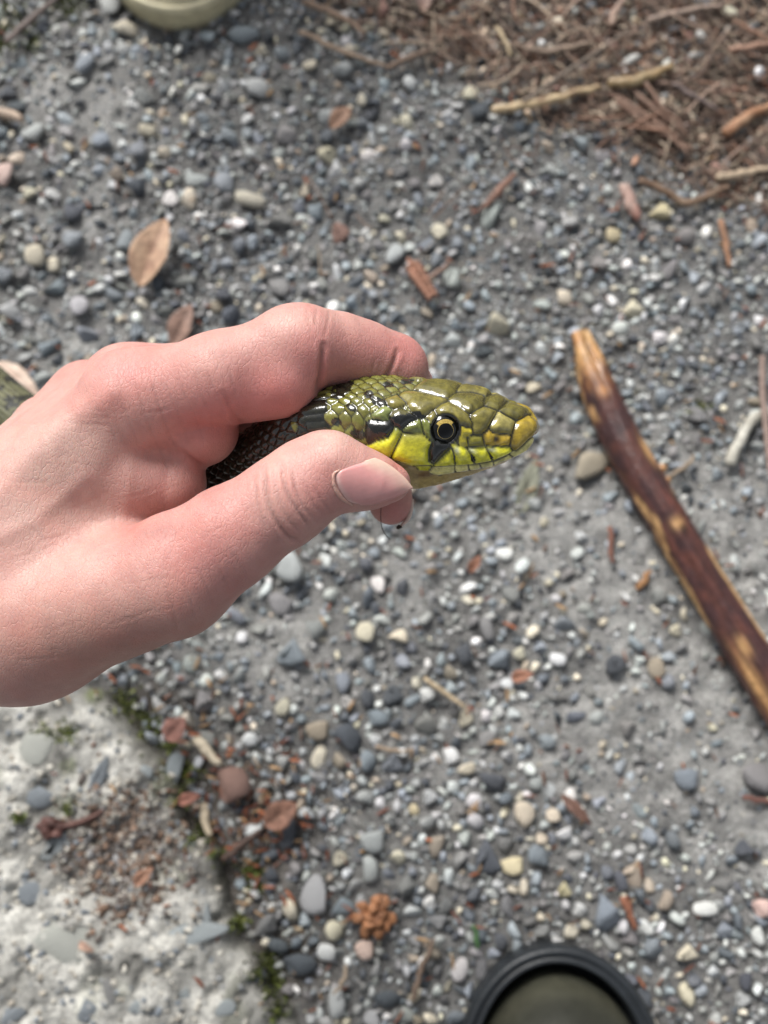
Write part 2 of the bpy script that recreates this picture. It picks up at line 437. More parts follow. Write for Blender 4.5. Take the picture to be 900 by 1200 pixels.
TR = [(48,28,14,11,'d'),(24,72,12,9,'b'),(150,36,14,11,'c'),(130,62,9,9,'p'),(145,58,8,9,'w'),(18,125,13,10,'d'),(8,110,12,9,'d'),(5,208,12,15,'k'),(32,226,11,9,'c'),(62,228,10,10,'p'),
 (172,150,11,9,'c'),(191,179,8,8,'c'),(163,178,10,11,'b'),(137,204,9,8,'t'),(232,62,15,10,'g'),(285,42,20,11,'b'),(244,88,10,6,'t'),(193,85,7,8,'w'),(84,250,13,15,'d'),(60,175,7,8,'w'),
 (147,283,11,16,'b'),(42,298,12,14,'c'),(62,307,8,10,'c'),(63,335,12,12,'b'),(12,365,12,12,'p'),(92,357,11,16,'p'),(167,354,9,9,'c'),(158,385,10,12,'b'),(200,233,10,10,'w'),(222,235,8,13,'c'),
 (388,25,9,10,'c'),(307,60,9,7,'c'),(375,55,8,7,'w'),(362,78,10,9,'c'),(302,102,13,11,'p'),(482,97,10,9,'w'),(551,110,10,8,'c'),(535,124,8,7,'w'),(478,145,10,10,'c'),(335,160,14,13,'g'),
 (433,185,12,10,'w'),(475,172,8,8,'w'),(510,213,10,9,'w'),(424,117,6,7,'c'),(356,222,8,9,'c'),(330,62,9,9,'b'),(352,257,8,8,'w'),(461,296,11,17,'p'),(398,274,12,14,'r'),(420,308,7,8,'w'),
 (326,336,13,16,'g'),(575,255,11,20,'p'),(515,272,9,11,'c'),(532,325,12,13,'p'),(582,380,14,14,'c'),(530,395,12,10,'p'),(773,248,14,13,'y'),(718,275,9,12,'y'),(660,348,10,11,'c'),
 (743,362,14,11,'c'),(773,395,11,9,'w'),(725,385,9,8,'w'),(806,275,16,12,'g'),(895,260,10,12,'b'),(882,260,8,12,'t'),(890,375,8,8,'w'),(635,358,12,7,'p'),(341,665,18,18,'p'),(387,696,10,9,'w'),
 (343,765,19,17,'b'),(260,793,9,8,'w'),(429,740,11,13,'c'),(467,745,12,10,'c'),(331,829,8,11,'c'),(460,815,15,14,'d'),(430,817,9,13,'d'),(499,815,10,9,'w'),(528,787,8,9,'t'),(441,842,14,10,'b'),
 (400,800,10,13,'b'),(527,597,9,8,'w'),(589,650,12,8,'w'),(597,697,12,10,'g'),(720,780,14,13,'d'),(793,738,8,8,'c'),(292,865,10,9,'w'),(375,855,17,12,'t'),(373,884,9,17,'c'),(408,865,17,17,'d'),
 (430,890,10,14,'b'),(461,895,15,11,'b'),(430,936,15,10,'p'),(502,935,11,10,'p'),(528,887,11,11,'w'),(487,951,8,8,'y'),(440,985,18,14,'p'),(398,1007,10,10,'c'),(432,1020,12,17,'p'),(513,990,11,15,'t'),
 (555,940,10,10,'w'),(338,976,15,18,'d'),(572,1005,17,21,'d'),(570,838,8,8,'w'),(545,843,10,12,'c'),(500,848,14,13,'g'),(368,1050,16,24,'p'),(342,1068,12,13,'c'),(390,1090,11,13,'c'),(383,1115,11,11,'w'),
 (350,1132,21,13,'d'),(320,1028,11,10,'d'),(402,1062,14,10,'b'),(505,1058,9,9,'w'),(430,1113,14,12,'k'),(510,1118,10,10,'t'),(455,1170,18,12,'d'),(475,1190,11,9,'p'),(613,954,14,14,'c'),(604,1015,17,11,'y'),
 (631,1004,13,15,'b'),(675,1003,13,8,'p'),(661,1042,9,9,'y'),(743,1024,15,18,'t'),(806,912,17,13,'b'),(885,912,19,18,'g'),(726,1034,9,13,'d'),(648,955,8,9,'c'),(629,917,10,9,'p'),(826,1065,15,9,'w'),
 (806,1116,15,9,'c'),(710,1070,17,22,'b'),(637,1095,12,12,'g'),(669,1092,9,9,'c'),(893,1065,12,11,'k'),(891,1097,9,11,'w'),(868,1172,11,10,'p'),(806,1167,10,14,'c'),(875,1150,9,11,'d'),(833,1150,5,5,'w'),
 (850,1090,11,12,'b'),(690,545,26,15,'t'),(272,922,22,23,'r'),(205,895,9,30,'b'),(640,870,11,9,'b'),(770,700,10,9,'g'),(660,730,13,9,'b'),(700,840,12,10,'p'),(610,765,9,8,'c')]
PAL = {k_: (tuple(min(x_*1.30, .66) for x_ in v_[0]), v_[1]) for k_, v_ in PAL.items()}
def where(px, py):
    if litter_mask(px, py) > 0.5: return 'in the brown needle litter'
    if px > 520 and py > 1040: return 'near the dark boot toe'
    if py < 110 and px < 340: return 'near the khaki boot toe'
    if px > 640 and 380 < py < 900: return 'near the brown stick'
    if px < 360 and py > 800: return 'beside the broken slab edge'
    if px < 300 and py < 420: return 'around the curled tan leaf'
    if py < 440: return 'in the gravel above the curled finger'
    if px > 560 and py > 840: return 'at the edge of the packed dirt'
    return 'in the gravel below the thumb'
stones = []   # placed: x, y, r
cell = {}
CS = 0.014
def ok(x, y, r, tol):
    i, j = int(x//CS), int(y//CS)
    for a in (-1, 0, 1):
        for b in (-1, 0, 1):
            for (x2, y2, r2) in cell.get((i+a, j+b), ()):
                if (x-x2)**2 + (y-y2)**2 < ((r+r2)*tol)**2: return False
    return True
def put(x, y, r): cell.setdefault((int(x//CS), int(y//CS)), []).append((x, y, r))
def add_pebble(x, y, rx, ry, rz, col, code, px, py, rot, sink=0.25, shape=None):
    me = ST_ME[RNG.integers(len(ST_ME)) if shape is None else shape]
    z = float(gz(x, y))
    big = max(rx, ry)*2000
    size = 'small' if big < 7.5 else ('very large' if big > 16 else ('large' if big > 11.5 else ''))
    asp = max(rx, ry)/min(rx, ry); form = 'long' if asp > 1.5 else ('oval' if asp > 1.2 else 'round')
    lab = ' '.join(s for s in (size, form, PAL[code][1], 'pebble', where(px, py)) if s)
    o = link('pebble', me, M['stone_obj'], None, lab, 'pebble', lab.replace('pebble', 'pebbles'))
    o.location = (x, y, z + rz*(1-2*sink)); o.scale = (rx, ry, rz)
    o.rotation_euler = (RNG.uniform(-.35, .35), RNG.uniform(-.35, .35), rot)
    k = RNG.uniform(0.9, 1.3)
    o.color = (*(np.array(col)*k*(1+RNG.uniform(-.035, .035, 3))), 1)
    return o
for (px, py, a, b, code) in TR:
    p = G(px, py, 0.003); s = gscale(px, py)
    rx, ry = a*s*1.05, b*s*1.05
    rot = RNG.uniform(-0.3, 0.3) + (-0.6 if (px, py) in ((575, 255), (461, 296)) else 0) + (0.75 if px == 690 else 0)
    add_pebble(p.x, p.y, rx, ry, min(rx, ry)*RNG.uniform(0.6, 0.85), PAL[code][0], code, px, py, rot, 0.22)
    put(p.x, p.y, max(rx, ry)*0.9)
codes = np.array(list('bbbbbbbbggggggggddddppppppptcw')); 
codes_l = np.array(list('gdtttcpwbgr'))
cand = []
SL_IN = lambda x, y: float(poly_sd(np.array([x]), np.array([y]), SLAB)[0])
for (dmin, dmax, tries, tol) in ((9.5, 14, 800, 1.0), (6.5, 9.5, 6500, 0.82), (4.2, 6.5, 19000, 0.72), (2.6, 4.2, 30000, 0.68), (1.3, 2.6, 36000, 0.7)):
    xs_ = RNG.uniform(-0.40, 0.40, tries); ys_ = RNG.uniform(-0.33, 0.54, tries)
    pxs, pys = proj(xs_, ys_, xs_*0); pks = packed_mask(pxs, pys); lts = litter_mask(pxs, pys)
    sds = poly_sd(xs_, ys_, SLAB)
    clump = fbm(xs_*14, ys_*14, None, 3, 81)
    for i in range(tries):
        keep = (1+1.2*(dmin > 4)*float(blob(pxs[i], pys[i], 450, 960, 170)))*(1-(0.86 if dmin > 2 else 0.45)*pks[i])*(1-0.55*lts[i])*(0.85 + 0.6*clump[i])
        if RNG.random() > keep or sds[i] > -0.001: continue
        r = RNG.uniform(dmin, dmax)*0.0005*(0.85 if pxs[i] > 450 and pys[i] < 450 else 1.0)
        if not ok(xs_[i], ys_[i], r, tol): continue
        put(xs_[i], ys_[i], r)
        cd = RNG.choice(codes_l if (lts[i] > 0.4) else codes)
        if r < 0.0025 and RNG.random() < 0.12: cd = RNG.choice(list('cpp'))
        cand.append((r, xs_[i], ys_[i], cd, pxs[i], pys[i]))
# the largest in view stay single pebbles, the rest is gravel
inview = [c for c in cand if -5 < c[4] < 905 and -5 < c[5] < 1205]
inview.sort(key=lambda c: -c[0]/gscale(c[4], c[5]))
single = set(id(c) for c in inview[:120])
Vs, Fs, Cs, off = [], [], [], 0
for c in cand:
    r, x, y, cd, px, py = c
    e = RNG.uniform(0.68, 1.4); rx, ry = r*e, r/e; rz = r*RNG.uniform(0.5, 0.95)
    rot = RNG.uniform(0, 6.28)
    if id(c) in single:
        add_pebble(x, y, rx, ry, rz, PAL[cd][0], cd, px, py, rot); continue
    p, f = (ST2[RNG.integers(len(ST2))] if r > 0.0030 else ST1[RNG.integers(len(ST1))])
    cr, sr = math.cos(rot), math.sin(rot); tx, ty = RNG.uniform(-.55, .55, 2)
    q = p*np.array([rx, ry, rz])
    q = np.stack([q[:, 0]*cr - q[:, 1]*sr, q[:, 0]*sr + q[:, 1]*cr, q[:, 2] + tx*q[:, 0] + ty*q[:, 1]], -1)
    q += np.array([x, y, 0])
    q[:, 2] += 0
    Vs.append(q); Fs.append(f + off); off += len(q)
    k = RNG.uniform(0.6, 1.35)
    Cs.append((np.array(PAL[cd][0])*k*(1+RNG.uniform(-.03, .03, 3)), len(q), rz, x, y))
XY = np.array([(c[3], c[4]) for c in Cs]); ZZ = gz(XY[:, 0], XY[:, 1])
rep = np.array([c[1] for c in Cs]); zc = ZZ + np.array([c[2] for c in Cs])*RNG.uniform(0.1, 0.6, len(Cs))
VV = np.vstack(Vs); VV[:, 2] += np.repeat(zc, rep)
CC = np.repeat(np.array([c[0] for c in Cs]), rep, axis=0)
link('gravel', mesh_np('gravel', VV, np.vstack(Fs), CC), M['stone'], None, 'loose mixed grey and cream gravel covering the ground', 'gravel', None, 'stuff')

# stones set in the slab
def slab_h(x, y): return float(slab_z(np.array([x]), np.array([y]))[0][0])
for (px, py, a, b, rot, code) in ((52, 935, 20, 15, 0.5, 'b'), (110, 917, 10, 33, -0.45, 'b'), (70, 988, 30, 24, 0.3, 'p'), (225, 1096, 42, 15, 0.15, 'p'), (64, 1112, 46, 30, 0.1, 'w'), (126, 1166, 8, 17, 0.1, 'g'),
        (100, 1186, 14, 14, 0, 'b'), (34, 1046, 14, 14, 0.4, 'b'), (45, 878, 24, 20, -0.4, 'w'), (122, 935, 8, 8, 0, 'w'), (152, 850, 9, 8, 0, 'b'), (86, 855, 8, 7, 0, 'b'), (12, 1190, 18, 9, 0.4, 'b'), (200, 868, 12, 8, .4, 'p'),
        (300, 1147, 10, 9, 0, 'd'), (240, 1070, 9, 12, 0, 'p'), (20, 975, 9, 14, 0, 'g'), (170, 905, 9, 8, 0, 'p'), (160, 1180, 10, 8, 0, 'p'), (215, 1165, 11, 9, 0, 'p'), (265, 1180, 12, 9, .2, 'p')):
    p = G(px, py, SLAB_Z); s = gscale(px, py)*0.97
    o = link('stone', ST_ME[(px + py) % len(ST_ME)], M['stone_obj'], slab)
    rz = min(a, b)*s*0.36
    o.location = (p.x, p.y, slab_h(p.x, p.y) + rz*0.02); o.scale = (a*s*1.08, b*s*1.08, rz); o.rotation_euler = (0, 0, rot)
    cc = np.array(PAL[code][0])
    if code == 'p': cc = np.array([0.35, 0.385, 0.39])
    if code == 'b': cc = np.array([0.22, 0.245, 0.265])
    if code == 'w': cc = np.array([0.42, 0.43, 0.39])
    o.color = (*cc, 1)
# sand grains and crumbs on the slab
Vs, Fs, Cs, off = [], [], [], 0
for i in range(2600):
    px, py = (RNG.uniform(-60, 350), RNG.uniform(800, 1230)) if i < 1150 else (RNG.normal(140, 34), RNG.normal(1000, 38))
    p = G(px, py, SLAB_Z)
    if SL_IN(p.x, p.y) < 0.004: continue
    r = RNG.uniform(0.5, 1.7)*0.001 if i < 1150 else RNG.uniform(0.4, 1.5)*0.001*(1 if RNG.random() < .9 else 1.8)
    q, f = ST1[RNG.integers(len(ST1))]
    q = q*np.array([r*RNG.uniform(.8, 1.7), r, r*0.6]); a = RNG.uniform(0, 6.28)
    q = np.stack([q[:, 0]*math.cos(a)-q[:, 1]*math.sin(a), q[:, 0]*math.sin(a)+q[:, 1]*math.cos(a), q[:, 2]], -1) + np.array([p.x, p.y, slab_h(p.x, p.y) + r*0.2])
    Vs.append(q); Fs.append(f+off); off += len(q)
    pal = [(.4, .38, .33), (.25, .26, .26), (.5, .48, .42), (.16, .18, .2), (.33, .3, .25)] if i < 1150 else [(.11, .075, .055), (.15, .1, .07), (.07, .05, .04), (.3, .28, .24), (.19, .12, .08), (.2, .2, .2), (.13, .12, .11), (.09, .075, .065)]
    Cs.append(np.tile(np.array(pal[RNG.integers(len(pal))])*RNG.uniform(.8, 1.2), (len(q), 1)))
link('grit', mesh_np('grit', np.vstack(Vs), np.vstack(Fs), np.vstack(Cs)), M['stone'], None, 'sand grains and brown crumbs scattered on the concrete slab', 'grit', None, 'stuff')

# ------------------------------------------------------------------ plant litter
def needle(path, r, col, nseg=3):
    V, Fq, _ = tube(path, r, nseg, cap=False); return V, Fq, np.array(col)
LITC = [srgb(142, 120, 106), srgb(160, 138, 122), srgb(120, 98, 86), srgb(172, 154, 134), srgb(104, 88, 80), srgb(150, 116, 96), srgb(186, 170, 150)]
parts = []
for i in range(7000):
    px, py = RNG.uniform(300, 1040), RNG.uniform(-110, 330)
    if RNG.random() > float(litter_mask(px, py))*0.95 + 0.012: continue
    p = G(px, py); L = RNG.uniform(5, 20)*0.001*(1.0 if RNG.random() < .8 else 2.2); a = RNG.normal(-0.45, 0.9) if RNG.random() < 0.6 else RNG.uniform(0, 3.14)
    t = np.linspace(-0.5, 0.5, 4); k = RNG.normal(0, 0.35)
    x = p.x + L*(t*math.cos(a) - k*(t**2-.08)*math.sin(a)); y = p.y + L*(t*math.sin(a) + k*(t**2-.08)*math.cos(a))
    lift = RNG.uniform(0.001, 0.0055)
    z = gz(x, y) + lift + RNG.normal(0, 0.0015)*t*2
    r = RNG.uniform(0.2, 0.65)*0.001*np.array([0.7, 1, 1, 0.5])
    parts.append(needle(np.stack([x, y, z], -1), r, LITC[RNG.integers(len(LITC))]*RNG.uniform(.5, 1.12)))
for i in range(130):     # longer pale strands on top
    px, py = RNG.uniform(430, 1000), RNG.uniform(-60, 280)
    if RNG.random() > float(litter_mask(px, py)): continue
    p = G(px, py); L = RNG.uniform(18, 48)*0.001; a = RNG.normal(-0.5, 0.6) if RNG.random() < .65 else RNG.normal(0.5, .4)
    t = np.linspace(-0.5, 0.5, 7); k = RNG.normal(0, 0.3)
    x = p.x + L*(t*math.cos(a) - k*(t**2-.08)*math.sin(a)); y = p.y + L*(t*math.sin(a) + k*(t**2-.08)*math.cos(a))
    z = float(gz(p.x, p.y)) + RNG.uniform(0.004, 0.009) + 0*t
    parts.append(needle(np.stack([x, y, z], -1), RNG.uniform(0.4, 1.1)*0.001*np.array([.6, 1, .9, 1, 1, .8, .4]), LITC[[0, 1, 2, 3, 5][RNG.integers(5)]]*RNG.uniform(.65, 1.0), 5))
# a few stray bits over the rest of the gravel
for i in range(720):
    px, py = (RNG.uniform(-20, 920), RNG.uniform(-10, 1210)) if i < 480 else (RNG.normal(270, 60), RNG.normal(960, 75))
    p = G(px, py)
    if SL_IN(p.x, p.y) > -0.002 and RNG.random() < 0.8: continue
    L = RNG.uniform(2.5, 8)*0.001; a = RNG.uniform(0, 3.14); t = np.linspace(-.5, .5, 4)
    x = p.x + L*t*math.cos(a); y = p.y + L*t*math.sin(a); zz = gz(x, y) + 0.0035
    if SL_IN(p.x, p.y) > 0: zz = zz*0 + slab_h(p.x, p.y) + .0008
    col = [srgb(150, 92, 62), srgb(120, 70, 50), srgb(165, 135, 100), srgb(105, 75, 58)][RNG.integers(4)]
    parts.append(needle(np.stack([x, y, zz], -1), RNG.uniform(.4, 1.1)*0.001*np.array([.6, 1, 1, .5]), col))
link('needle_litter', merge_meshes('needle_litter', parts), M['plant'], None, 'brown dry needles and fibres strewn over the gravel', 'plant litter', None, 'stuff')

# bark flakes and crumbs in the litter
Vs, Fs, Cs, off = [], [], [], 0
for i in range(1300):
    px, py = RNG.uniform(320, 1000), RNG.uniform(-90, 300)
    if RNG.random() > float(litter_mask(px, py)): continue
    p = G(px, py); q, f = ST1[RNG.integers(len(ST1))]; r = RNG.uniform(0.8, 2.6)*0.001; a = RNG.uniform(0, 6.28)
    q = q*np.array([r*RNG.uniform(1, 2.2), r, r*0.45])
    q = np.stack([q[:, 0]*math.cos(a)-q[:, 1]*math.sin(a), q[:, 0]*math.sin(a)+q[:, 1]*math.cos(a), q[:, 2] + RNG.uniform(-.3, .3)*q[:, 0]], -1) + np.array([p.x, p.y, float(gz(p.x, p.y)) + 0.002])
    Vs.append(q); Fs.append(f+off); off += len(q)
    Cs.append(np.tile(LITC[RNG.integers(len(LITC))]*RNG.uniform(.6, 1.3), (len(q), 1)))
link('bark_crumbs', mesh_np('bark_crumbs', np.vstack(Vs), np.vstack(Fs), np.vstack(Cs)), M['plant'], None, 'brown bark crumbs mixed into the needle litter', 'bark', None, 'stuff')

# moss: tiny leaf points in cushions along the slab edge and in the far corner
Vs, Fs, Cs, off = [], [], [], 0
MOSS = [(175, 850, 16, 60), (200, 870, 10, 30), (222, 905, 12, 45), (215, 935, 10, 30), (235, 975, 13, 45), (262, 1000, 10, 30), (296, 1018, 11, 70), (300, 1040, 8, 30), (280, 1080, 9, 30), (312, 1128, 13, 70), (322, 1150, 10, 40),
        (92, 945, 6, 16), (88, 858, 12, 30), (60, 860, 12, 20), (35, 955, 7, 18), (12, 22, 26, 90), (78, 5, 20, 80), (40, 48, 16, 30), (4, 52, 10, 30), (330, 1175, 10, 40), (815, 480, 9, 24), (150, 825, 16, 50)]
for (cx, cy, r, n) in MOSS:
    for i in range(n*3):
        px, py = RNG.normal(cx, r*.6), RNG.normal(cy, r*.6); p = G(px, py)
        s = SL_IN(p.x, p.y); z0 = max(slab_h(p.x, p.y) if s > -0.006 else -1, float(gz(p.x, p.y)))
        h = RNG.uniform(1, 3.2)*0.001; wd = RNG.uniform(.4, .9)*0.001; a = RNG.uniform(0, 6.28); d = np.array([math.cos(a), math.sin(a), 0])
        tip = np.array([p.x, p.y, z0 + h]) + d*h*RNG.uniform(.3, 1.2); s2 = np.array([-d[1], d[0], 0])*wd
        b = np.array([p.x, p.y, z0 - 0.0005]); mid = (b+tip)/2 + np.array([0, 0, h*0.25])
        Vs.append(np.array([b - s2*.4, b + s2*.4, mid + s2, tip, mid - s2])); Fs.append(np.array([[0, 1, 2], [0, 2, 4], [4, 2, 3]]) + off); off += 5
        Cs.append(np.tile([srgb(74, 84, 38), srgb(92, 102, 46), srgb(58, 66, 32), srgb(110, 114, 62)][RNG.integers(4)]*RNG.uniform(.7, 1.2), (5, 1)))
link('moss', mesh_np('moss', np.vstack(Vs), np.vstack(Fs), np.vstack(Cs)), M['plant'], None, 'small green moss cushions along the slab edge and gravel corner', 'moss', None, 'stuff')

# ------------------------------------------------------------------ single twigs, chips and leaves
def ground_path(pts, r, lift=0.004, n=14, wob=0.0, seed=0):
    Q = np.array([G(px, py, lift) for px, py in pts])
    C = catmull(Q, n)
    C[:, 2] = np.maximum(gz(C[:, 0], C[:, 1]), -1) + lift + r*0.6
    # a stiff twig does not follow every bump
    C[:, 2] = np.interp(np.arange(n), [0, n//2, n-1], [C[0, 2], C[:, 2].mean(), C[-1, 2]])
    if wob:
        C[:, 0] += wob*vnoise(np.arange(n)*0.7, np.zeros(n), None, seed); C[:, 1] += wob*vnoise(np.arange(n)*0.7, np.ones(n)*5, None, seed)
    return C
def twig(name, pts, wpx, col, label, cat, lift=0.004, squash=0.8, taper=(0.9, 1.0, 0.6), col2=None, mat='plant', jit=0.25, wob=0.0008, group=None, nseg=9):
    r = wpx*0.5*gscale(*pts[0])
    n = max(10, 5*len(pts))
    C = ground_path(pts, r*squash, lift, n, wob, int(pts[0][0]))
    rr = r*np.interp(np.linspace(0, 1, n), [0, .5, 1], taper)
    col = (col*0.8 + col.mean()*0.2)*0.9
    c1 = np.array(col); c2 = np.array(col2 if col2 is not None else col*0.75)
    def cf(V, t):
        f = np.clip(0.5 + 1.3*fbm(V[:, 0]*160, V[:, 1]*160, V[:, 2]*160, 3, 7), 0, 1)[:, None]
        return c1*f + c2*(1-f)
    me = tube_mesh(name, C, rr, nseg, squash, cf, jit, int(pts[0][1]))
    return link(name, me, M[mat], None, label, cat, group)
S = srgb
twig('split_branch', [(577, 136), (610, 128), (640, 122), (672, 112), (702, 102)], 12, S(190, 165, 120), 'long pale tan split branch lying in the needle litter', 'branch', 0.008, col2=S(120, 95, 70), mat='wood')
twig('broken_stick', [(714, 97), (735, 98), (757, 92), (787, 79)], 14, S(180, 158, 112), 'short thick tan broken stick beside the split branch', 'stick', 0.007, col2=S(128, 105, 72), mat='wood')
twig('plant_stem', [(612, 122), (640, 103), (690, 68), (737, 35)], 5, S(120, 105, 90), 'thin straight grey-brown stem crossing the split branch', 'stem', 0.012, wob=0.0003)
twig('twig', [(788, 101), (812, 113), (842, 129)], 7, S(115, 98, 92), 'short dark grey twig beside the tan broken stick', 'twig', 0.006)
for k, (pts, wpx) in enumerate([([(712, 108), (745, 130), (800, 166)], 8), ([(735, 100), (765, 128), (805, 160)], 7), ([(755, 100), (775, 128), (800, 150)], 6), ([(722, 120), (760, 148), (815, 176)], 7), ([(765, 140), (790, 165), (806, 178)], 6)]):
    twig('fibrous_stem', pts, wpx, S(142, 112, 92)*(0.9+0.05*k), 'frayed brown fibrous stem in the bundle under the tan broken stick', 'stem', 0.004+0.001*k, col2=S(105, 80, 66), group='fibrous stems under the broken stick')
twig('bark_strip', [(748, 212), (775, 222), (806, 238), (838, 226), (852, 218)], 10, S(135, 110, 85), 'curved brown bark strip at the lower edge of the litter', 'bark strip', 0.005, col2=S(95, 74, 58))
twig('bark_strip', [(690, 55), (640, 62), (600, 55)], 8, S(140, 118, 98), 'thin pale brown bark strip near the top edge of the litter', 'bark strip', 0.005)
twig('bark_strip', [(716, 30), (722, 12), (740, -10)], 9, S(165, 135, 115), 'pinkish brown bark strip above the thin grey stem', 'bark strip', 0.006)
twig('bark_strip', [(760, 25), (800, 14), (850, 5)], 8, S(158, 135, 118), 'pale brown bark strip among dense needle litter', 'bark strip', 0.006)
twig('bark_strip', [(855, 60), (880, 55), (910, 48)], 9, S(165, 125, 100), 'orange-brown bark strip over the dense needle litter', 'bark strip', 0.006)
twig('bark_strip', [(850, 155), (870, 140), (905, 122)], 14, S(190, 150, 112), 'wide curled orange-tan bark strip beside the needle litter', 'bark strip', 0.006, col2=S(140, 100, 72))
twig('bark_strip', [(840, 208), (870, 204), (905, 196)], 11, S(178, 155, 125), 'pale tan bark strip below the curled orange-tan one', 'bark strip', 0.005)
twig('bark_strip', [(730, 222), (740, 245), (745, 258)], 15, S(185, 155, 140), 'pale pinkish bark flake beside the yellowish pebble', 'bark flake', 0.004, col2=S(150, 105, 92))
twig('peeled_twig', [(852, 545), (864, 520), (878, 494), (892, 487), (915, 482)], 13, S(195, 192, 178), 'short peeled off-white twig with a blunt end', 'twig', 0.005, col2=S(150, 146, 134), taper=(1.05, 0.9, 1.0))
twig('plant_stem', [(893, 418), (894, 470), (897, 520), (902, 580)], 8, S(150, 125, 112), 'thin straight brown stem lying across the peeled twig', 'stem', 0.012, wob=0.0004)
twig('bark_sliver', [(563, 247), (582, 228), (604, 206)], 11, S(140, 100, 80), 'pointed reddish bark sliver beside a long pale stone', 'bark sliver', 0.005, taper=(.4, 1, .6))
twig('straw', [(497, 795), (520, 811), (545, 829)], 6.5, S(190, 168, 130), 'short straight straw lying on the gravel', 'straw', 0.006, wob=0.0002)
twig('straw', [(440, 873), (460, 880), (485, 878)], 5, S(160, 138, 112), 'thin bent brown straw among the pebbles', 'straw', 0.006)
twig('twig', [(483, 1172), (490, 1145), (500, 1120), (508, 1098)], 7, S(135, 112, 92), 'crooked brown twig left of the dark boot toe', 'twig', 0.006)
twig('wood_chip', [(729, 1050), (736, 1065), (742, 1086)], 10, S(150, 92, 62), 'reddish wood chip lying beyond the dark boot toe', 'wood chip', 0.006)
twig('twig', [(8, 52), (35, 25), (72, -8)], 9, S(110, 95, 88), 'straight dark twig in the mossy corner', 'twig', 0.007)
twig('wood_chip', [(-12, 131), (10, 138), (28, 144)], 13, S(190, 165, 140), 'stubby tan wood chip beside two dark slate pebbles', 'wood chip', 0.005)
twig('wood_chip', [(231, 866), (243, 880), (258, 896)], 13, S(205, 190, 160), 'pale cream wood chip beside the red-brown stone', 'wood chip', 0.008)
twig('wood_chip', [(237, 944), (241, 960), (247, 980)], 11, S(200, 182, 150), 'cream wood chip standing close to the slab edge', 'wood chip', 0.006)
twig('twig', [(262, 1006), (282, 992), (305, 972)], 9, S(88, 66, 55), 'dark brown twig leaning along the slab edge', 'twig', 0.007)
twig('straw', [(582, 32), (590, 45), (600, 66)], 5, S(190, 168, 128), 'short pale straw in the litter near the split branch', 'straw', 0.008)
twig('needle_sprig', [(868, 934), (885, 937), (912, 941)], 7, S(125, 82, 70), 'reddish needle sprig on the packed dirt', 'needle sprig', 0.004)
twig('bark_sliver', [(711, 622), (713, 642), (716, 662)], 7, S(150, 100, 80), 'small reddish bark sliver left of the brown stick', 'bark sliver', 0.003)
twig('wood_chip', [(744, 690), (752, 682), (758, 672)], 8, S(165, 115, 60), 'small orange wood chip left of the brown stick', 'wood chip', 0.003)
twig('wood_chip', [(845, 260), (850, 285), (856, 312)], 8, S(165, 118, 82), 'thin rust-coloured wood chip below the litter', 'wood chip', 0.005)
twig('dry_stalk', [(356, 5), (390, 18), (430, 42)], 8, S(150, 122, 98), 'brown dry stalk at the edge of the litter beside the gravel', 'stalk', 0.006)
twig('dry_stalk', [(352, 38), (400, 62), (455, 80)], 7, S(160, 135, 110), 'long thin pale stalk crossing gravel below the litter', 'stalk', 0.006)
twig('dry_stalk', [(455, 82), (480, 70), (505, 62)], 8, S(130, 105, 85), 'short brown stalk touching the long thin pale one', 'stalk', 0.005)
twig('straw', [(405, 1130), (402, 1150), (392, 1165)], 5, S(165, 145, 120), 'short bent straw among dark pebbles by the slab', 'straw', 0.008)
twig('grass_blade', [(556, 1085), (559, 1100), (560, 1112)], 6, S(70, 110, 60), 'tiny green grass blade beside the dark boot toe', 'grass blade', 0.006)

def leaf(name, a, b, wpx, col, label, col2=None, curl=0.25, lift=0.004, up=0.004, asym=0.0, cat='leaf'):
    """blade from base a to tip b (pixels): curved lens with midrib and thickness"""
    dull = lambda c: (c*0.6 + c.mean()*0.4)*0.85*np.array([1.0, 0.97, 0.9])
    col = dull(col); col2 = dull(col2) if col2 is not None else None
    A = np.array(G(*a)); B = np.array(G(*b)); A[2] = float(gz(A[0], A[1])) + lift; B[2] = float(gz(B[0], B[1])) + lift + up
    L = np.linalg.norm(B-A); ax = (B-A)/L; sd_ = np.cross([0, 0, 1], ax); sd_ /= np.linalg.norm(sd_); nz = np.cross(ax, sd_)
    n, mcol = 22, 11
    t = np.linspace(0, 1, n)[:, None]; s = np.linspace(-1, 1, mcol)[None, :]
    half = wpx*0.5*gscale(*a)*(np.sin(math.pi*np.clip(t, 0.001, .999)**0.85)**0.8) + 0.0002
    half = half*(1 + 0.08*vnoise(t*9 + 0*s, s*0 + np.sign(s)*3, None, int(a[0])))
    zc = curl*half*(s**2) - 0.12*half*np.exp(-(s/0.12)**2) + up*0.5*np.sin(math.pi*t) + 0.0006*vnoise(t*6, s*2 + t*0, None, 4)
    P = A + ax*(L*t)[..., None] + sd_*((s*half + asym*L*np.sin(math.pi*t)))[..., None] + nz*zc[..., None]
    V = P.reshape(-1, 3)
    tt = np.broadcast_to(t, (n, mcol)).reshape(-1); ss = np.broadcast_to(s, (n, mcol)).reshape(-1)
    vein = np.exp(-((np.abs(ss)*1.2 - ((tt*9) % 1.0))**2)/0.02)*0.15
    f = np.clip(0.75 + 0.9*fbm(V[:, 0]*150, V[:, 1]*150, None, 3, 3) - 0.5*np.exp(-(ss/0.1)**2) - vein, 0, 1)[:, None]
    c2 = col2 if col2 is not None else col*0.6
    me = mesh_np(name, V, grid_faces(n, mcol), col*f + c2*(1-f))
    o = link(name, me, M['plant'], None, label, cat)
    md = o.modifiers.new('thick', 'SOLIDIFY'); md.thickness = 0.0004; md.offset = 1
    return o
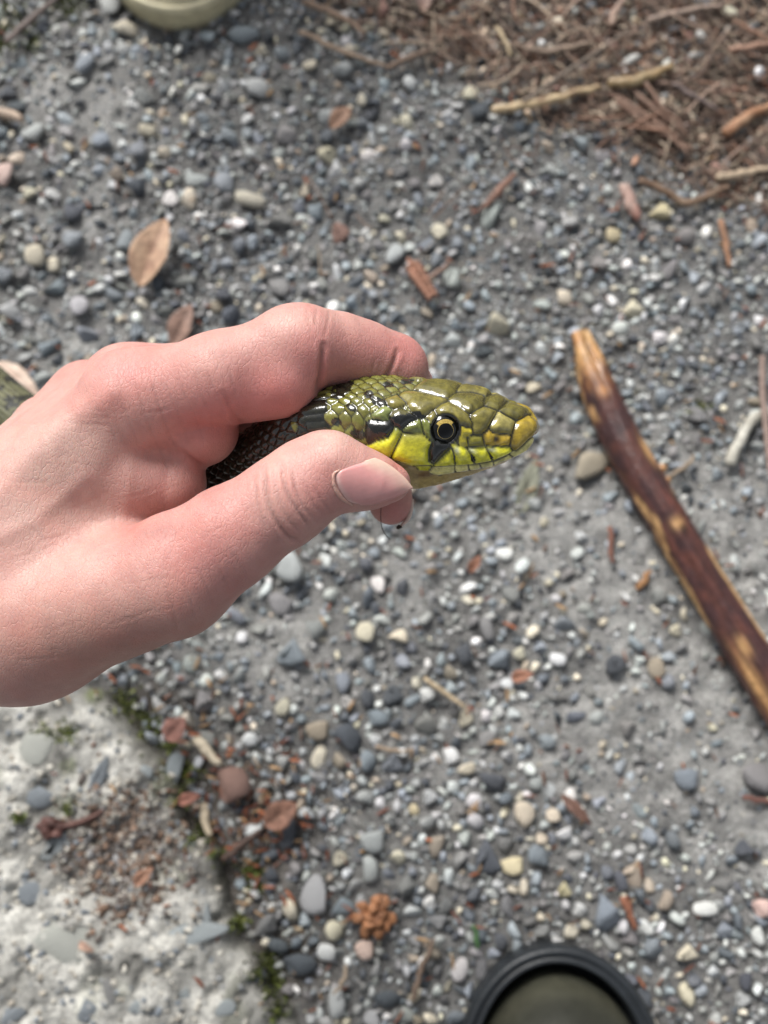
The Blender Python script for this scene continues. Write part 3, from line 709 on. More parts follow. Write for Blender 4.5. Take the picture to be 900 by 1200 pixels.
leaf('dry_leaf', (166, 342), (199, 266), 42, S(205, 160, 118), 'curled tan dry leaf lying alone on the dark gravel', S(165, 112, 80), 0.35, 0.006, 0.006)
leaf('dry_leaf', (2, 428), (56, 474), 23, S(222, 195, 175), 'pale pinkish dry leaf beside the mottled snake body', S(190, 140, 118), -0.3, 0.008, 0.006)
leaf('dry_leaf', (203, 408), (227, 362), 26, S(170, 125, 105), 'small brown leaf poking out behind the knuckle', S(125, 88, 72), 0.3)
leaf('green_leaf', (608, 604), (627, 540), 22, S(140, 146, 124), 'pale green leaf half bedded in the packed dirt', S(108, 112, 96), 0.2, 0.0015, 0.002)
leaf('dry_leaf', (495, 22), (499, -12), 20, S(190, 150, 135), 'pinkish leaf standing in the needle litter', S(150, 110, 95), 0.3, 0.006)
leaf('dry_leaf', (524, 12), (520, -14), 16, S(185, 140, 128), 'narrow pinkish leaf next to a wider one in the litter', S(150, 105, 92), 0.3, 0.006)
leaf('leaf_fragment', (388, 158), (412, 138), 20, S(175, 125, 90), 'brown leaf fragment on pale gravel', S(130, 90, 65), 0.2, 0.005)
leaf('leaf_fragment', (200, 866), (224, 842), 26, S(180, 112, 95), 'reddish leaf fragment on the moss by the slab edge', S(140, 80, 66), 0.15, 0.012)
leaf('leaf_fragment', (212, 938), (240, 930), 13, S(170, 95, 70), 'small rusty leaf fragment between slab and red-brown stone', S(130, 70, 50), 0.2, 0.010)
leaf('leaf_fragment', (312, 965), (350, 940), 30, S(165, 105, 75), 'torn rust-brown leaf fragment above a dark slate pebble', S(110, 72, 52), 0.2, 0.008)
leaf('leaf_fragment', (168, 1030), (190, 1010), 14, S(190, 130, 90), 'orange leaf fragment on the concrete slab', S(150, 95, 65), 0.2, 0.018)
leaf('leaf_fragment', (105, 1096), (124, 1104), 9, S(195, 150, 125), 'thin pinkish leaf fragment on the concrete slab', S(150, 105, 85), 0.2, 0.018)
leaf('leaf_fragment', (598, 795), (622, 790), 14, S(185, 112, 72), 'orange leaf fragment on the packed dirt below the snake', S(140, 80, 50), 0.2, 0.005)
leaf('leaf_fragment', (655, 930), (690, 965), 12, S(130, 85, 68), 'dark reddish bark flake at the rim of the packed dirt', S(95, 62, 50), 0.2, 0.005, cat='bark flake')
leaf('leaf_fragment', (548, 672), (562, 655), 11, S(180, 110, 70), 'small rust leaf fragment beside an off-white pebble', S(140, 80, 52), 0.2, 0.005)

# the dry conifer sprig: an axis with overlapping scale leaves
def sprig(a, b, wpx, label):
    A = np.array(G(*a, 0.006)); B = np.array(G(*b, 0.008)); root = empty('conifer_sprig', A, label, 'sprig')
    ax = (B-A); L = np.linalg.norm(ax); ax /= L; sd_ = np.cross([0, 0, 1], ax); hw = wpx*0.5*gscale(*a)
    pth = np.array([ax*L*t for t in np.linspace(0, 1, 8)])
    link('stem', tube_mesh('sprig_stem', pth, np.linspace(0.0012, 0.0006, 8), 7, 1, S(130, 85, 62)), M['plant'], root)
    for k in range(7):
        for s in (-1, 1):
            base = ax*L*(0.12 + k*0.12); tip = base + ax*hw*0.9 + sd_*s*hw*(1 - 0.06*k)
            t = np.linspace(0, 1, 6)[:, None]
            P = base*(1-t) + tip*t + np.array([0, 0, 1])*0.0015*np.sin(math.pi*t)
            me = tube_mesh('sprig_scale', P, hw*0.32*np.array([.5, .9, 1, .9, .6, .2]), 6, 0.5, S(150, 110, 90)*RNG.uniform(.7, 1.1))
            link('scale_leaf', me, M['plant'], root)
sprig((478, 303), (508, 350), 22, 'rust-brown dry conifer sprig on the gravel above the finger')
twig('twig', [(500, 327), (515, 318), (530, 306)], 6, S(140, 110, 92), 'thin brown twig across the dry conifer sprig', 'twig', 0.008)

# opened little cone, orange-brown
p = G(440, 1073, 0.002); root = empty('small_cone', p, 'small open orange-brown cone among dark pebbles', 'cone')
for ring, (n, rr, zz, sz) in enumerate(((8, 0.0070, 0.003, 0.0048), (5, 0.0035, 0.0060, 0.0040))):
    for k in range(n):
        a = 6.283*k/n + ring*0.4 + RNG.uniform(-.28, .28); rr = rr*RNG.uniform(.85, 1.15)
        q, f = ST2[(k*3 + ring) % len(ST2)]
        q = q*np.array([sz, sz*0.75, sz*0.55])
        q = np.stack([q[:, 0]*math.cos(a)-q[:, 1]*math.sin(a) + rr*math.cos(a), q[:, 0]*math.sin(a)+q[:, 1]*math.cos(a) + rr*math.sin(a), q[:, 2] + zz], -1)
        cc = S(160, 112, 78)*RNG.uniform(.6, 1.15)
        dd = np.hypot(q[:, 0], q[:, 1]); f2 = sstep(rr-sz, rr+sz*.3, dd)[:, None]
        link('cone_scale', mesh_np('cone_scale', q, f, cc*f2 + S(90, 55, 35)*(1-f2)), M['plant'], root)
q, f = ST2[3]; link('core', mesh_np('cone_core', q*np.array([.004, .004, .004]) + np.array([0, 0, .002]), f, np.tile(S(80, 55, 40), (len(q), 1))), M['plant'], root)

# dark shrivelled bud with its stalk on the slab
p = G(60, 970, SLAB_Z); root = empty('seed_bud', (p.x, p.y, slab_h(p.x, p.y)), 'dark red shrivelled bud with a stalk on the concrete slab', 'bud')
for k in range(7):
    a = 6.283*k/7; q, f = ST2[k]; q = q*np.array([.0042, .003, .0035]) + np.array([.0035*math.cos(a), .0035*math.sin(a), .004 + .001*(k % 2)])
    link('petal', mesh_np('bud_petal', q, f, np.tile(S(92, 64, 58)*RNG.uniform(.6, 1.1), (len(q), 1))), M['plant'], root)
pth = catmull(np.array([[0.002, 0, .003], [.012, .002, .003], [.022, .006, .0025], [.03, .012, .002]]), 12)
link('stalk', tube_mesh('bud_stalk', pth, np.linspace(.0022, .001, 12), 7, 1, S(88, 62, 55), 0.3), M['plant'], root)

# ------------------------------------------------------------------ the barkless stick on the right
STK = [(677, 392), (690, 428), (706, 470), (733, 528), (768, 590), (806, 652), (850, 725), (900, 806), (960, 905)]
WPX = [26, 36, 44, 46, 47, 47, 50, 52, 52]
n = 110
wr = np.interp(np.linspace(0, 1, n), np.linspace(0, 1, len(STK)), WPX)
C = catmull(np.array([G(px, py, 0.011) for px, py in STK]), n)
C[:, 2] = np.interp(np.linspace(0, 1, n), [0, 1], [0.0125, 0.0145])
rr = wr*0.5*np.array([gscale(0, q) for q in np.interp(np.linspace(0, 1, n), np.linspace(0, 1, len(STK)), [s[1] for s in STK])])*0.97
nseg = 84
Vt, Fq, _ = tube(C, rr, nseg, 1.0, cap=False)
ax = np.repeat(C, nseg, axis=0); dv = Vt - ax
t = np.repeat(np.linspace(0, 1, n), nseg); ang = np.tile(np.linspace(0, 2*math.pi, nseg, endpoint=False), n)
lump = 1 + 0.07*fbm(t*7, np.cos(ang)*1.2, np.sin(ang)*1.2, 3, 12) + 0.02*fbm(t*60, np.cos(ang)*4, np.sin(ang)*4, 3, 13) + 0.06*fbm(t*9, np.cos(ang)*9, np.sin(ang)*9, 2, 27)
# the frayed end: splinters of different length
fray = sstep(0.16, 0.0, t)
lump *= 1 - fray*0.5*np.clip(0.5 + vnoise(np.cos(ang)*2.2, np.sin(ang)*2.2, t*2, 5), 0, 1)
split = np.exp(-((ang-1.75)/0.25)**2)*sstep(0.20, 0.12, t)*sstep(0.02, 0.06, t)
lump *= 1 - 0.35*split
Vt = ax + dv*lump[:, None]
side = np.cos(ang)          # + = one flank, - = the other; sin(ang) = up
up_ = np.sin(ang)
bark = S(58, 38, 38); bark2 = S(84, 50, 42); wood = S(190, 152, 104); wood2 = S(160, 112, 66)
nb1 = fbm(t*14, np.cos(ang)*1.3, np.sin(ang)*1.3, 4, 15); nb2 = fbm(t*30, np.cos(ang)*2.5, np.sin(ang)*2.5, 3, 18)
f = np.clip(0.5 + 1.6*nb2, 0, 1)[:, None]
cc = bark*f + bark2*(1-f)
bare = np.clip(sstep(0.92, 1.10, np.abs(side) + 0.8*nb1) * sstep(-0.5, 0.1, up_ + 0.6), 0, 1)
bare = np.maximum(bare, sstep(0.20, 0.10, t + 0.12*nb1))
for (tt, aa, s1, s2) in ((0.235, 1.45, .018, .35), (0.80, 1.2, .016, .22), (0.56, 1.6, .012, .3), (0.40, 2.3, .03, .25), (0.86, 0.75, .05, .3)):
    bare = np.maximum(bare, np.exp(-((t-tt)/s1)**2 - ((ang-aa)/s2)**2)*0.95)
fw = np.clip(0.5 + 1.5*nb1, 0, 1)[:, None]; wd = wood*fw + wood2*(1-fw)
cc = cc*(1-bare[:, None]) + wd*bare[:, None]
grain = fbm(t*9, np.cos(ang)*9, np.sin(ang)*9, 3, 27); cc *= np.clip(1 + 0.75*grain, .4, 1.7)[:, None]
hole = np.exp(-((t-0.575)/.012)**2 - ((ang-1.75)/.22)**2) + np.exp(-((t-0.085)/.02)**2 - ((ang-1.7)/.16)**2)
cc *= (1 - 0.85*np.clip(hole, 0, 1))[:, None]
root = empty('brown_stick', C[0]*[1, 1, 0], 'thick glossy red-brown stick with bark peeled to yellow wood at its edges', 'stick')
link('shaft', mesh_np('stick_shaft', Vt - np.array([C[0, 0], C[0, 1], 0]), Fq, cc), M['wood'], root)
capV = np.vstack([Vt[:nseg], C[:1] + [0, 0, 0]]); cf_ = np.array([[nseg, (j+1) % nseg, j] for j in range(nseg)])
link('frayed_end', mesh_np('stick_end', capV - np.array([C[0, 0], C[0, 1], 0]), cf_, np.tile(S(165, 120, 75), (nseg+1, 1))), M['wood'], root)
for k, (px, py, dx, dy) in enumerate(((772, 553, 14, -12), (780, 560, 10, 6))):
    a = np.array(G(px-8, py+4, 0.012)); b = np.array(G(px+dx*.6, py+dy*.6, 0.014))
    pth = np.array([a*(1-s)+b*s for s in np.linspace(0, 1, 6)]) - np.array([C[0, 0], C[0, 1], 0])
    link('side_shoot', tube_mesh('side_shoot', pth, np.array([.0026, .0024, .002, .0026, .003, .0012]), 8, 1, S(165, 125, 85), 0.3, k), M['wood'], root)
twig('twig', [(782, 560), (800, 548), (815, 535)], 6, S(150, 130, 105), 'short thin twig touching the side shoot of the brown stick', 'twig', 0.006)

# ------------------------------------------------------------------ boots
def boot(tip_px, tip_z, yaw, label, c_sole, c_up, gap_front, gap_side, toe_h, lip=True, drop=0.0):
    tip = G(tip_px[0], tip_px[1], tip_z)
    root = empty('rubber_boot', (tip.x, tip.y, 0.0), label, 'boot', None, (0, 0, yaw))
    Lf = 0.285
    def hw(s):   # half width of the sole at distance s behind the tip
        a = 0.0495*np.sqrt(np.clip(1-(1-np.clip(s, 0, 0.058)/0.058)**2, 0, 1))
        b = np.interp(s, [0, .058, .09, .15, .21, .255, Lf], [1, 1, .99, .76, .68, .66, .60])
        e = np.sqrt(np.clip(1-(np.clip(s-(Lf-.035), 0, .035)/.035)**2, 0, 1))
        return a*b*e
    sv = np.concatenate([0.058*(1-np.cos(np.linspace(0, math.pi/2, 26))), np.linspace(.062, Lf-.035, 26), Lf-.035+.035*np.sin(np.linspace(0.05, math.pi/2, 14))])
    def ring(off_s, sc, z, inset=0.0):
        xs = np.concatenate([hw(sv), -hw(sv)[::-1][1:-1]]); ys = np.concatenate([-sv, -sv[::-1][1:-1]])
        pts = np.stack([xs, ys], -1)
        if inset:
            tg = np.roll(pts, -1, 0) - np.roll(pts, 1, 0); tg /= np.linalg.norm(tg, axis=1)[:, None] + 1e-9
            nrm = np.stack([tg[:, 1], -tg[:, 0]], -1)
            cen = np.array([0, -Lf/2]); sg = np.sign(((pts-cen)*nrm).sum(1))[:, None]
            front = sstep(0.05, 0.0, -pts[:, 1])[:, None]
            ins = inset if np.isscalar(inset) else inset[0]*front + inset[1]*(1-front)
            pts = pts - nrm*sg*ins
        return np.column_stack([pts, np.full(len(pts), z)])
    def loft(name, rings, col, mat, cap=True, parent=root):
        m_ = len(rings[0]); V = np.vstack(rings); Fc = grid_faces(len(rings), m_, True)
        if cap:
            c0 = len(V); V = np.vstack([V, rings[-1].mean(0), rings[0].mean(0)])
            j = np.arange(m_); k = (j+1) % m_; b = (len(rings)-1)*m_
            Fc = np.vstack([Fc, np.stack([b+j, b+k, np.full(m_, c0), np.full(m_, c0)], -1), np.stack([k, j, np.full(m_, c0+1), np.full(m_, c0+1)], -1)])
        # cap triangles written as quads: build with bmesh to stay clean
        bm = bmesh.new(); vs = [bm.verts.new(v) for v in V]
        for q in Fc:
            ids = list(dict.fromkeys(int(i) for i in q))
            try: fc = bm.faces.new([vs[i] for i in ids]); fc.smooth = True
            except ValueError: pass
        bmesh.ops.recalc_face_normals(bm, faces=bm.faces)
        me = bpy.data.meshes.new(name); bm.to_mesh(me); bm.free()
        set_col(me, col(V) if callable(col) else np.tile(col, (len(V), 1)))
        return link(name, me, mat, parent)
    zs = tip_z
    # outsole with a rolled double edge
    loft('sole', [ring(0, 1, -0.002, .004), ring(0, 1, 0.001, .0012), ring(0, 1, zs*0.5, 0.0008), ring(0, 1, zs-.006, 0.0005), ring(0, 1, zs-.003, -0.0006), ring(0, 1, zs, 0.001), ring(0, 1, zs+.0008, .0028), ring(0, 1, zs-.0015, .0042), ring(0, 1, zs-.001, .0052), ring(0, 1, zs+.0006, .0068), ring(0, 1, zs-.003, .0080), ring(0, 1, zs-.018, .0088)],
         lambda V: np.tile(c_sole, (len(V), 1))*(1 + 0.3*fbm(V[:, 0]*60, V[:, 1]*60, V[:, 2]*60, 3, 2))[:, None], M['rubber'], cap=True)
    # upper: toe box rising to the ankle
    rings = []
    for k in range(22):
        u = k/21; prof = math.sin(u*math.pi/2)
        ins = np.array([gap_front + (0.040)*(1-math.cos(u*math.pi/2)), gap_side + 0.030*(1-math.cos(u*math.pi/2))])
        r = ring(0, 1, 0, (ins[0], ins[1]))
        hgt = np.interp(-r[:, 1], [0, .03, .07, .12, .2, .29], [toe_h*.85, toe_h, toe_h*1.05, toe_h*1.35, toe_h*1.5, toe_h*1.4])
        r[:, 2] = zs - .018 + (hgt - zs + .011)*prof
        rings.append(r)
    def cu(V):
        f = fbm(V[:, 0]*45, V[:, 1]*45, V[:, 2]*45, 4, 6)
        c = np.tile(c_up, (len(V), 1))*(1 + 0.45*f)[:, None]
        sc = np.clip(fbm(V[:, 0]*80 + 9, V[:, 1]*80, V[:, 2]*80, 3, 8)*4 - 1.2, 0, 1)[:, None]*0.35
        rim = sstep(0.012, 0.0, np.abs(V[:, 2] - zs - 0.004))[:, None]*0.25
        return c*(1-sc-rim) + (c_up*1.5 + np.array([.06, .05, .03]))*(sc+rim)
    loft('upper', rings, cu, M['rubber'])
    # shaft of the boot
    th_ = np.linspace(0, 2*math.pi, 36, endpoint=False); sr = []
    for z, r1, r2, yy in ((toe_h*1.0, .040, .055, -.205), (.12, .046, .056, -.215), (.18, .052, .058, -.222), (.24, .056, .062, -.228), (.243, .053, .059, -.228), (.20, .050, .055, -.225)):
        sr.append(np.stack([r1*np.cos(th_), yy + r2*np.sin(th_), np.full(36, z)], -1))
    loft('shaft', sr, cu, M['rubber'], cap=False)
    return root
boot((650, 1110), 0.026, math.radians(2), 'dark olive-black rubber boot toe with a raised black rim', np.array([0.022, 0.026, 0.03]), np.array([0.040, 0.041, 0.030]), 0.0125, 0.0085, 0.068)
boot((209, 13), 0.020, math.radians(184), 'khaki rubber boot toe beside the needle litter', S(196, 188, 156), S(200, 192, 162), 0.004, 0.004, 0.058)

# ------------------------------------------------------------------ implicit surface helpers for the hand (camera aligned mm)
def cone_sd(P, a, b, ra, rb):
    ab = b - a; L2 = float(ab @ ab) + 1e-9
    t = np.clip(((P - a) @ ab)/L2, 0, 1)
    return np.linalg.norm(P - a - t[..., None]*ab, axis=-1) - (ra + (rb-ra)*t)
def smin(a, b, k):
    h = np.clip(0.5 + 0.5*(b-a)/k, 0, 1)
    return b + (a-b)*h - k*h*(1-h)
def J(px, py, w_, r): return (Pm(px, py, w_), r)
def chain(P, js, k):
    d = None
    for (a, ra), (b, rb) in zip(js[:-1], js[1:]):
        e = cone_sd(P, a, b, ra, rb)
        d = e if d is None else smin(d, e, k)
    return d
PALM = [  # metacarpals, wrist and forearm: (from, to)
    (J(160, 472, -1, 11.2), J(-60, 655, -3, 14.5)), (J(150, 455, -17, 11.2), J(-72, 645, -14, 15)),
    (J(104, 470, -34, 10.6), J(-85, 655, -27, 14)), (J(58, 505, -48, 9.8), J(-95, 680, -38, 13)),
    (J(-60, 655, -4, 15), J(-130, 720, -8, 19)), (J(-80, 690, -28, 17), J(-140, 740, -28, 19)),
    (J(120, 560, -8, 13), J(-40, 690, -8, 17)),
    (J(-130, 725, -10, 20), J(-480, 880, -28, 27)), (J(-140, 745, -28, 20), J(-480, 900, -48, 27)),
    # thumb base muscle and the fold of skin between thumb and finger
    (J(20, 735, -2, 18), J(150, 690, 2, 16)), (J(-60, 730, -8, 20), J(40, 735, -4, 18)), (J(150, 590, -15, 12), J(80, 680, -12, 15)), (J(30, 640, -2, 14), J(-60, 690, -4, 18)),
]
FINGERS = {
    'thumb': ([J(50, 728, 3, 16.5), J(200, 681, 9, 14.2), J(268, 630, 12, 12.4), J(335, 586, 14, 10.9), J(388, 554, 14, 9.5), J(420, 561, 13.5, 7.4), J(440, 564, 13, 6.0), J(461, 566, 12, 4.3)], 3.0, 4.0),
    'index': ([J(160, 470, 0, 11.3), J(255, 442, 4, 11.0), J(349, 408, 2, 10.0), J(395, 411, -3, 9.5), J(425, 419, -7, 9.1), J(460, 432, -12, 8.9), J(472, 458, -22, 8.3), J(482, 490, -31, 7.0)], 3.5, 6.0),
    'middle': ([J(150, 455, -17, 11.2), J(345, 428, -26, 9.6), J(430, 500, -40, 8.4), J(448, 545, -37, 7.8), J(458, 589, -29, 6.4)], 3.5, 6.0),
    'ring': ([J(104, 470, -34, 10.6), J(285, 470, -46, 9.2), J(345, 545, -46, 8.2), J(290, 590, -36, 7.4)], 3.5, 6.0),
    'little': ([J(58, 505, -48, 9.8), J(200, 505, -60, 8.2), J(250, 565, -58, 7.4), J(205, 600, -48, 6.6)], 3.5, 6.0),
}
PADS = [  # soft swellings: (a, b, k)
    ((J(262, 452, 1, 10.4), J(330, 444, 3, 10.2)), 2.0),      # squeezed flesh under the first finger bone
    ((J(236, 503, -5, 9.9), J(205, 490, -6, 11)), 2.2),       # pad at the finger root
    ((J(200, 566, -7, 9.5), J(160, 560, -6, 12)), 3.2),       # skin fold to the thumb
    ((J(376, 551, 12, 9.3), J(360, 558, 12, 9.6)), 3.0),       # thumb pad
    ((J(342, 405, 4, 9.0), J(356, 404, 4, 9.0)), 5.0),        # middle knuckle of the finger
    ((J(148, 462, 1.5, 10.6), J(165, 464, 1.5, 10.6)), 6.0),  # first knuckle
    ((J(205, 660, 9, 12), J(215, 668, 9, 12)), 6.0),          # thumb knuckle
]
def hand_sdf(P):
    pal = None
    for (a, ra), (b, rb) in PALM:
        e = cone_sd(P, a, b, ra, rb); pal = e if pal is None else smin(pal, e, 9.0)
    out = None
    for nm, (js, kc, kp) in FINGERS.items():
        g = smin(pal, chain(P, js, kc), kp)
        out = g if out is None else smin(out, g, 1.0)
    for ((a, ra), (b, rb)), k in PADS:
        out = smin(out, cone_sd(P, a, b, ra, rb), k)
    return out
def surface_nets(f, lo, hi, h):
    n = [int((hi[i]-lo[i])/h) + 1 for i in range(3)]
    xs = [lo[i] + h*np.arange(n[i]) for i in range(3)]
    S_ = np.empty(n, np.float32)
    for i in range(0, n[0], 16):
        g = np.stack(np.meshgrid(xs[0][i:i+16], xs[1], xs[2], indexing='ij'), -1)
        S_[i:i+16] = f(g)
    ins = S_ < 0
    c = [ins[a:n[0]-1+a, b:n[1]-1+b, d:n[2]-1+d] for a in (0, 1) for b in (0, 1) for d in (0, 1)]
    tot = sum(x.astype(np.int8) for x in c)
    act = (tot > 0) & (tot < 8)
    idx = -np.ones(act.shape, np.int64); idx[act] = np.arange(act.sum())
    ii = np.argwhere(act)
    acc = np.zeros((len(ii), 3)); cnt = np.zeros(len(ii))
    cor = [(a, b, d) for a in (0, 1) for b in (0, 1) for d in (0, 1)]
    for p in range(8):
        for q in range(p+1, 8):
            df = [cor[q][k]-cor[p][k] for k in range(3)]
            if sum(abs(x) for x in df) != 1: continue
            s0 = S_[ii[:, 0]+cor[p][0], ii[:, 1]+cor[p][1], ii[:, 2]+cor[p][2]]; s1 = S_[ii[:, 0]+cor[q][0], ii[:, 1]+cor[q][1], ii[:, 2]+cor[q][2]]
            x = (s0 < 0) != (s1 < 0)
            t = np.where(x, s0/(s0-s1+1e-12), 0)
            acc += np.where(x[:, None], np.array(cor[p]) + t[:, None]*np.array(df), 0); cnt += x
    V = (ii + acc/np.maximum(cnt, 1)[:, None])*h + np.array(lo)
    quads = []
    for ax in range(3):
        u, v = (ax+1) % 3, (ax+2) % 3
        sl0 = [slice(1, n[k]-1) for k in range(3)]; sl0[ax] = slice(0, n[ax]-1)
        sl1 = list(sl0); sl1[ax] = slice(1, n[ax])
        a_, b_ = ins[tuple(sl0)], ins[tuple(sl1)]
        e = np.argwhere(a_ != b_)
        base = e.copy(); base[:, u] += 1; base[:, v] += 1
        flip = a_[tuple(e.T)]
        def at(du, dv):
            q = base.copy(); q[:, u] += du; q[:, v] += dv; return idx[tuple(q.T)]
        Q = np.stack([at(-1, -1), at(0, -1), at(0, 0), at(-1, 0)], -1)
        Q[~flip] = Q[~flip][:, ::-1]
        quads.append(Q)
    return V, np.vstack(quads)
def grad(f, P, e=0.05):
    g = np.stack([f(P + np.eye(3)[i]*e) - f(P - np.eye(3)[i]*e) for i in range(3)], -1)
    return g/(np.linalg.norm(g, axis=-1, keepdims=True) + 1e-9)
def project(f, P, it=2):
    for _ in range(it):
        g = grad(f, P); P = P - g*np.clip(f(P), -0.6, 0.6)[:, None]
    return P
def subdiv(V, Q):
    E = np.sort(np.stack([Q, np.roll(Q, -1, 1)], -1).reshape(-1, 2), 1)
    key = E[:, 0].astype(np.int64)*len(V) + E[:, 1]
    uq, inv = np.unique(key, return_inverse=True)
    mid = (V[uq//len(V)] + V[uq % len(V)])/2
    cen = V[Q].mean(1); n0 = len(V); n1 = n0 + len(mid)
    em = inv.reshape(-1, 4) + n0; ci = np.arange(len(Q)) + n1
    F_ = [np.stack([Q[:, k], em[:, k], ci, em[:, (k-1) % 4]], -1) for k in range(4)]
    return np.vstack([V, mid, cen]), np.vstack(F_)
def poly_dist(px, py, pts):
    d = np.full(px.shape, 1e9)
    for (ax, ay), (bx, by) in zip(pts[:-1], pts[1:]):
        ex, ey = bx-ax, by-ay; t = np.clip(((px-ax)*ex+(py-ay)*ey)/(ex*ex+ey*ey+1e-9), 0, 1)
        d = np.minimum(d, np.hypot(px-ax-t*ex, py-ay-t*ey))
    return d
HV, HQ = surface_nets(hand_sdf, (-205, -88, -82), (16, 60, 32), 1.15)
HV = project(hand_sdf, HV, 2)
HV, HQ = subdiv(HV, HQ)
HV = project(hand_sdf, HV, 1)
HN = grad(hand_sdf, HV)
hpx, hpy = to_px(HV)
# skin creases, traced on the lit side: points (photo pixels), depth mm, half width px
CREASE = [([(310, 548), (312, 577), (320, 603), (336, 627), (350, 634)], .55, 2.6), ([(330, 545), (336, 573), (346, 593), (362, 617)], .5, 2.4), ([(343, 556), (352, 587), (368, 610)], .3, 2.2),
    ([(297, 560), (302, 590), (312, 620)], .18, 2.0), ([(322, 548), (326, 580), (336, 606), (350, 622)], .2, 1.8), ([(370, 573), (378, 588), (388, 600)], .22, 1.8), ([(358, 565), (368, 590), (378, 603)], .2, 1.8),
    ([(379, 405), (378, 420), (376, 438), (372, 458)], .75, 3.0), ([(371, 361), (370, 372), (369, 386)], .2, 1.6), ([(360, 363), (362, 376), (367, 390)], .18, 1.6), ([(386, 366), (384, 380), (380, 396)], .18, 1.6),
    ([(466, 412), (461, 426), (455, 438), (450, 446)], .55, 2.6), ([(440, 420), (437, 432), (434, 440)], .15, 1.6),
    ([(262, 462), (270, 478), (290, 502)], .3, 3.5), ([(212, 528), (225, 538), (240, 548)], .5, 3.0),
    ([(244, 438), (250, 455), (258, 472), (262, 490)], .16, 2.2), ([(230, 440), (236, 462), (246, 485), (250, 505)], .12, 2.2), ([(208, 445), (220, 470), (232, 498), (238, 520)], .14, 2.0), ([(191, 448), (205, 475), (216, 505), (222, 528)], .1, 2.0),
    ([(178, 450), (188, 480), (200, 512), (212, 540)], .2, 2.0), ([(268, 430), (272, 446), (278, 462)], .18, 1.8), ([(160, 452), (170, 486), (184, 520), (198, 552)], .16, 1.8), ([(140, 455), (150, 490), (164, 525)], .13, 1.8),
    ([(120, 462), (128, 495), (140, 528)], .11, 1.8), ([(215, 612), (204, 632), (198, 655)], .1, 2.2),
    ([(250, 655), (262, 676), (268, 690)], .16, 2), ([(232, 668), (244, 692), (250, 712)], .15, 2), ([(214, 680), (224, 706), (230, 730)], .14, 2), ([(196, 690), (204, 716), (208, 745)], .13, 2), ([(268, 640), (282, 662), (288, 674)], .14, 2)]
for i in range(70):    # many faint crossing lines over the back of the hand
    x0, y0 = RNG.uniform(10, 250), RNG.uniform(470, 780); a = (1.15 if RNG.random() < .5 else -0.35) + RNG.normal(0, .2); L = RNG.uniform(20, 60)
    CREASE.append(([(x0, y0), (x0 + L*.5*math.cos(a) + RNG.normal(0, 3), y0 + L*.5*math.sin(a)), (x0 + L*math.cos(a), y0 + L*math.sin(a))], RNG.uniform(.04, .09), 1.7))
for i in range(26):    # fine print lines under the finger
    x0 = 384 + i*3.0; CREASE.append(([(x0, 398 + .1*i), (x0 - 3, 414), (x0 - 8, 436)], .035, 1.1))
front = np.clip(HN[:, 2]*2.5 + 0.6, 0, 1)
dis = np.zeros(len(HV))
for pts, dep, wd in CREASE:
    xs_ = [p[0] for p in pts]; ys_ = [p[1] for p in pts]
    sel = np.where((hpx > min(xs_)-14) & (hpx < max(xs_)+14) & (hpy > min(ys_)-14) & (hpy < max(ys_)+14))[0]
    if not len(sel): continue
    crv = catmull(np.array(pts, float), 14); d = poly_dist(hpx[sel], hpy[sel], [tuple(c) for c in crv])
    end = np.minimum(np.hypot(hpx[sel]-pts[0][0], hpy[sel]-pts[0][1]), np.hypot(hpx[sel]-pts[-1][0], hpy[sel]-pts[-1][1]))
    fade = sstep(-2, 10, end)*0.75 + 0.25
    dis[sel] -= dep*fade*np.exp(-(d/wd)**2) - 0.25*dep*fade*np.exp(-((d - wd*2.2)/(wd*1.3))**2)
dis = dis*front*1.1 + 0.12*fbm(HV[:, 0]/7, HV[:, 1]/7, HV[:, 2]/7, 3, 90)
# tendons and veins under the skin of the back of the hand
for pts, hgt, wd in (([(130, 462), (60, 520), (-40, 610)], .7, 15), ([(100, 560), (40, 610), (-60, 660)], .35, 9), ([(90, 480), (50, 515), (10, 545)], .5, 12)):
    dis += hgt*front*np.exp(-(poly_dist(hpx, hpy, pts)/wd)**2)
HVd = HV + HN*dis[:, None]
base = S(203, 153, 142); pink = S(206, 120, 115); pale = S(214, 178, 163); deep = S(160, 96, 88); tan_ = S(176, 128, 112)
hc = np.tile(base, (len(HV), 1))
def tint(col, cx, cy, rx, ry, amt):
    global hc
    m_ = (np.exp(-((hpx-cx)/rx)**2 - ((hpy-cy)/ry)**2)*amt)[:, None]; hc = hc*(1-m_) + col*m_
tint(pink, 365, 385, 28, 26, .5); tint(pink, 478, 415, 26, 30, .6); tint(pink, 160, 430, 40, 26, .35); tint(pink, 320, 460, 70, 45, .7); tint(pink, 420, 420, 60, 40, .5); tint(pink, 250, 500, 55, 45, .55); tint(pink, 140, 450, 80, 40, .4); tint(pale, 60, 560, 80, 90, .5)
tint(pale, 345, 375, 40, 16, .5); tint(pink, 240, 650, 90, 70, .45); tint(tan_, 120, 760, 160, 60, .7); tint(pale, 395, 512, 40, 16, .75); tint(pink, 380, 575, 30, 30, .4)
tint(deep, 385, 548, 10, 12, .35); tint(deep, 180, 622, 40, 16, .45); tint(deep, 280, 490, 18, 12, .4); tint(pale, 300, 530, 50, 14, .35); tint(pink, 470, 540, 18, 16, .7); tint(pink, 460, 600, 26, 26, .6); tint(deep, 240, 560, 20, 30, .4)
hc = (hc*0.92 + hc.mean(1, keepdims=True)*0.08)*0.88
mot = fbm(HV[:, 0]/2.6, HV[:, 1]/2.6, HV[:, 2]/2.6, 4, 101); mot2 = fbm(HV[:, 0]/9, HV[:, 1]/9, HV[:, 2]/9, 3, 103)
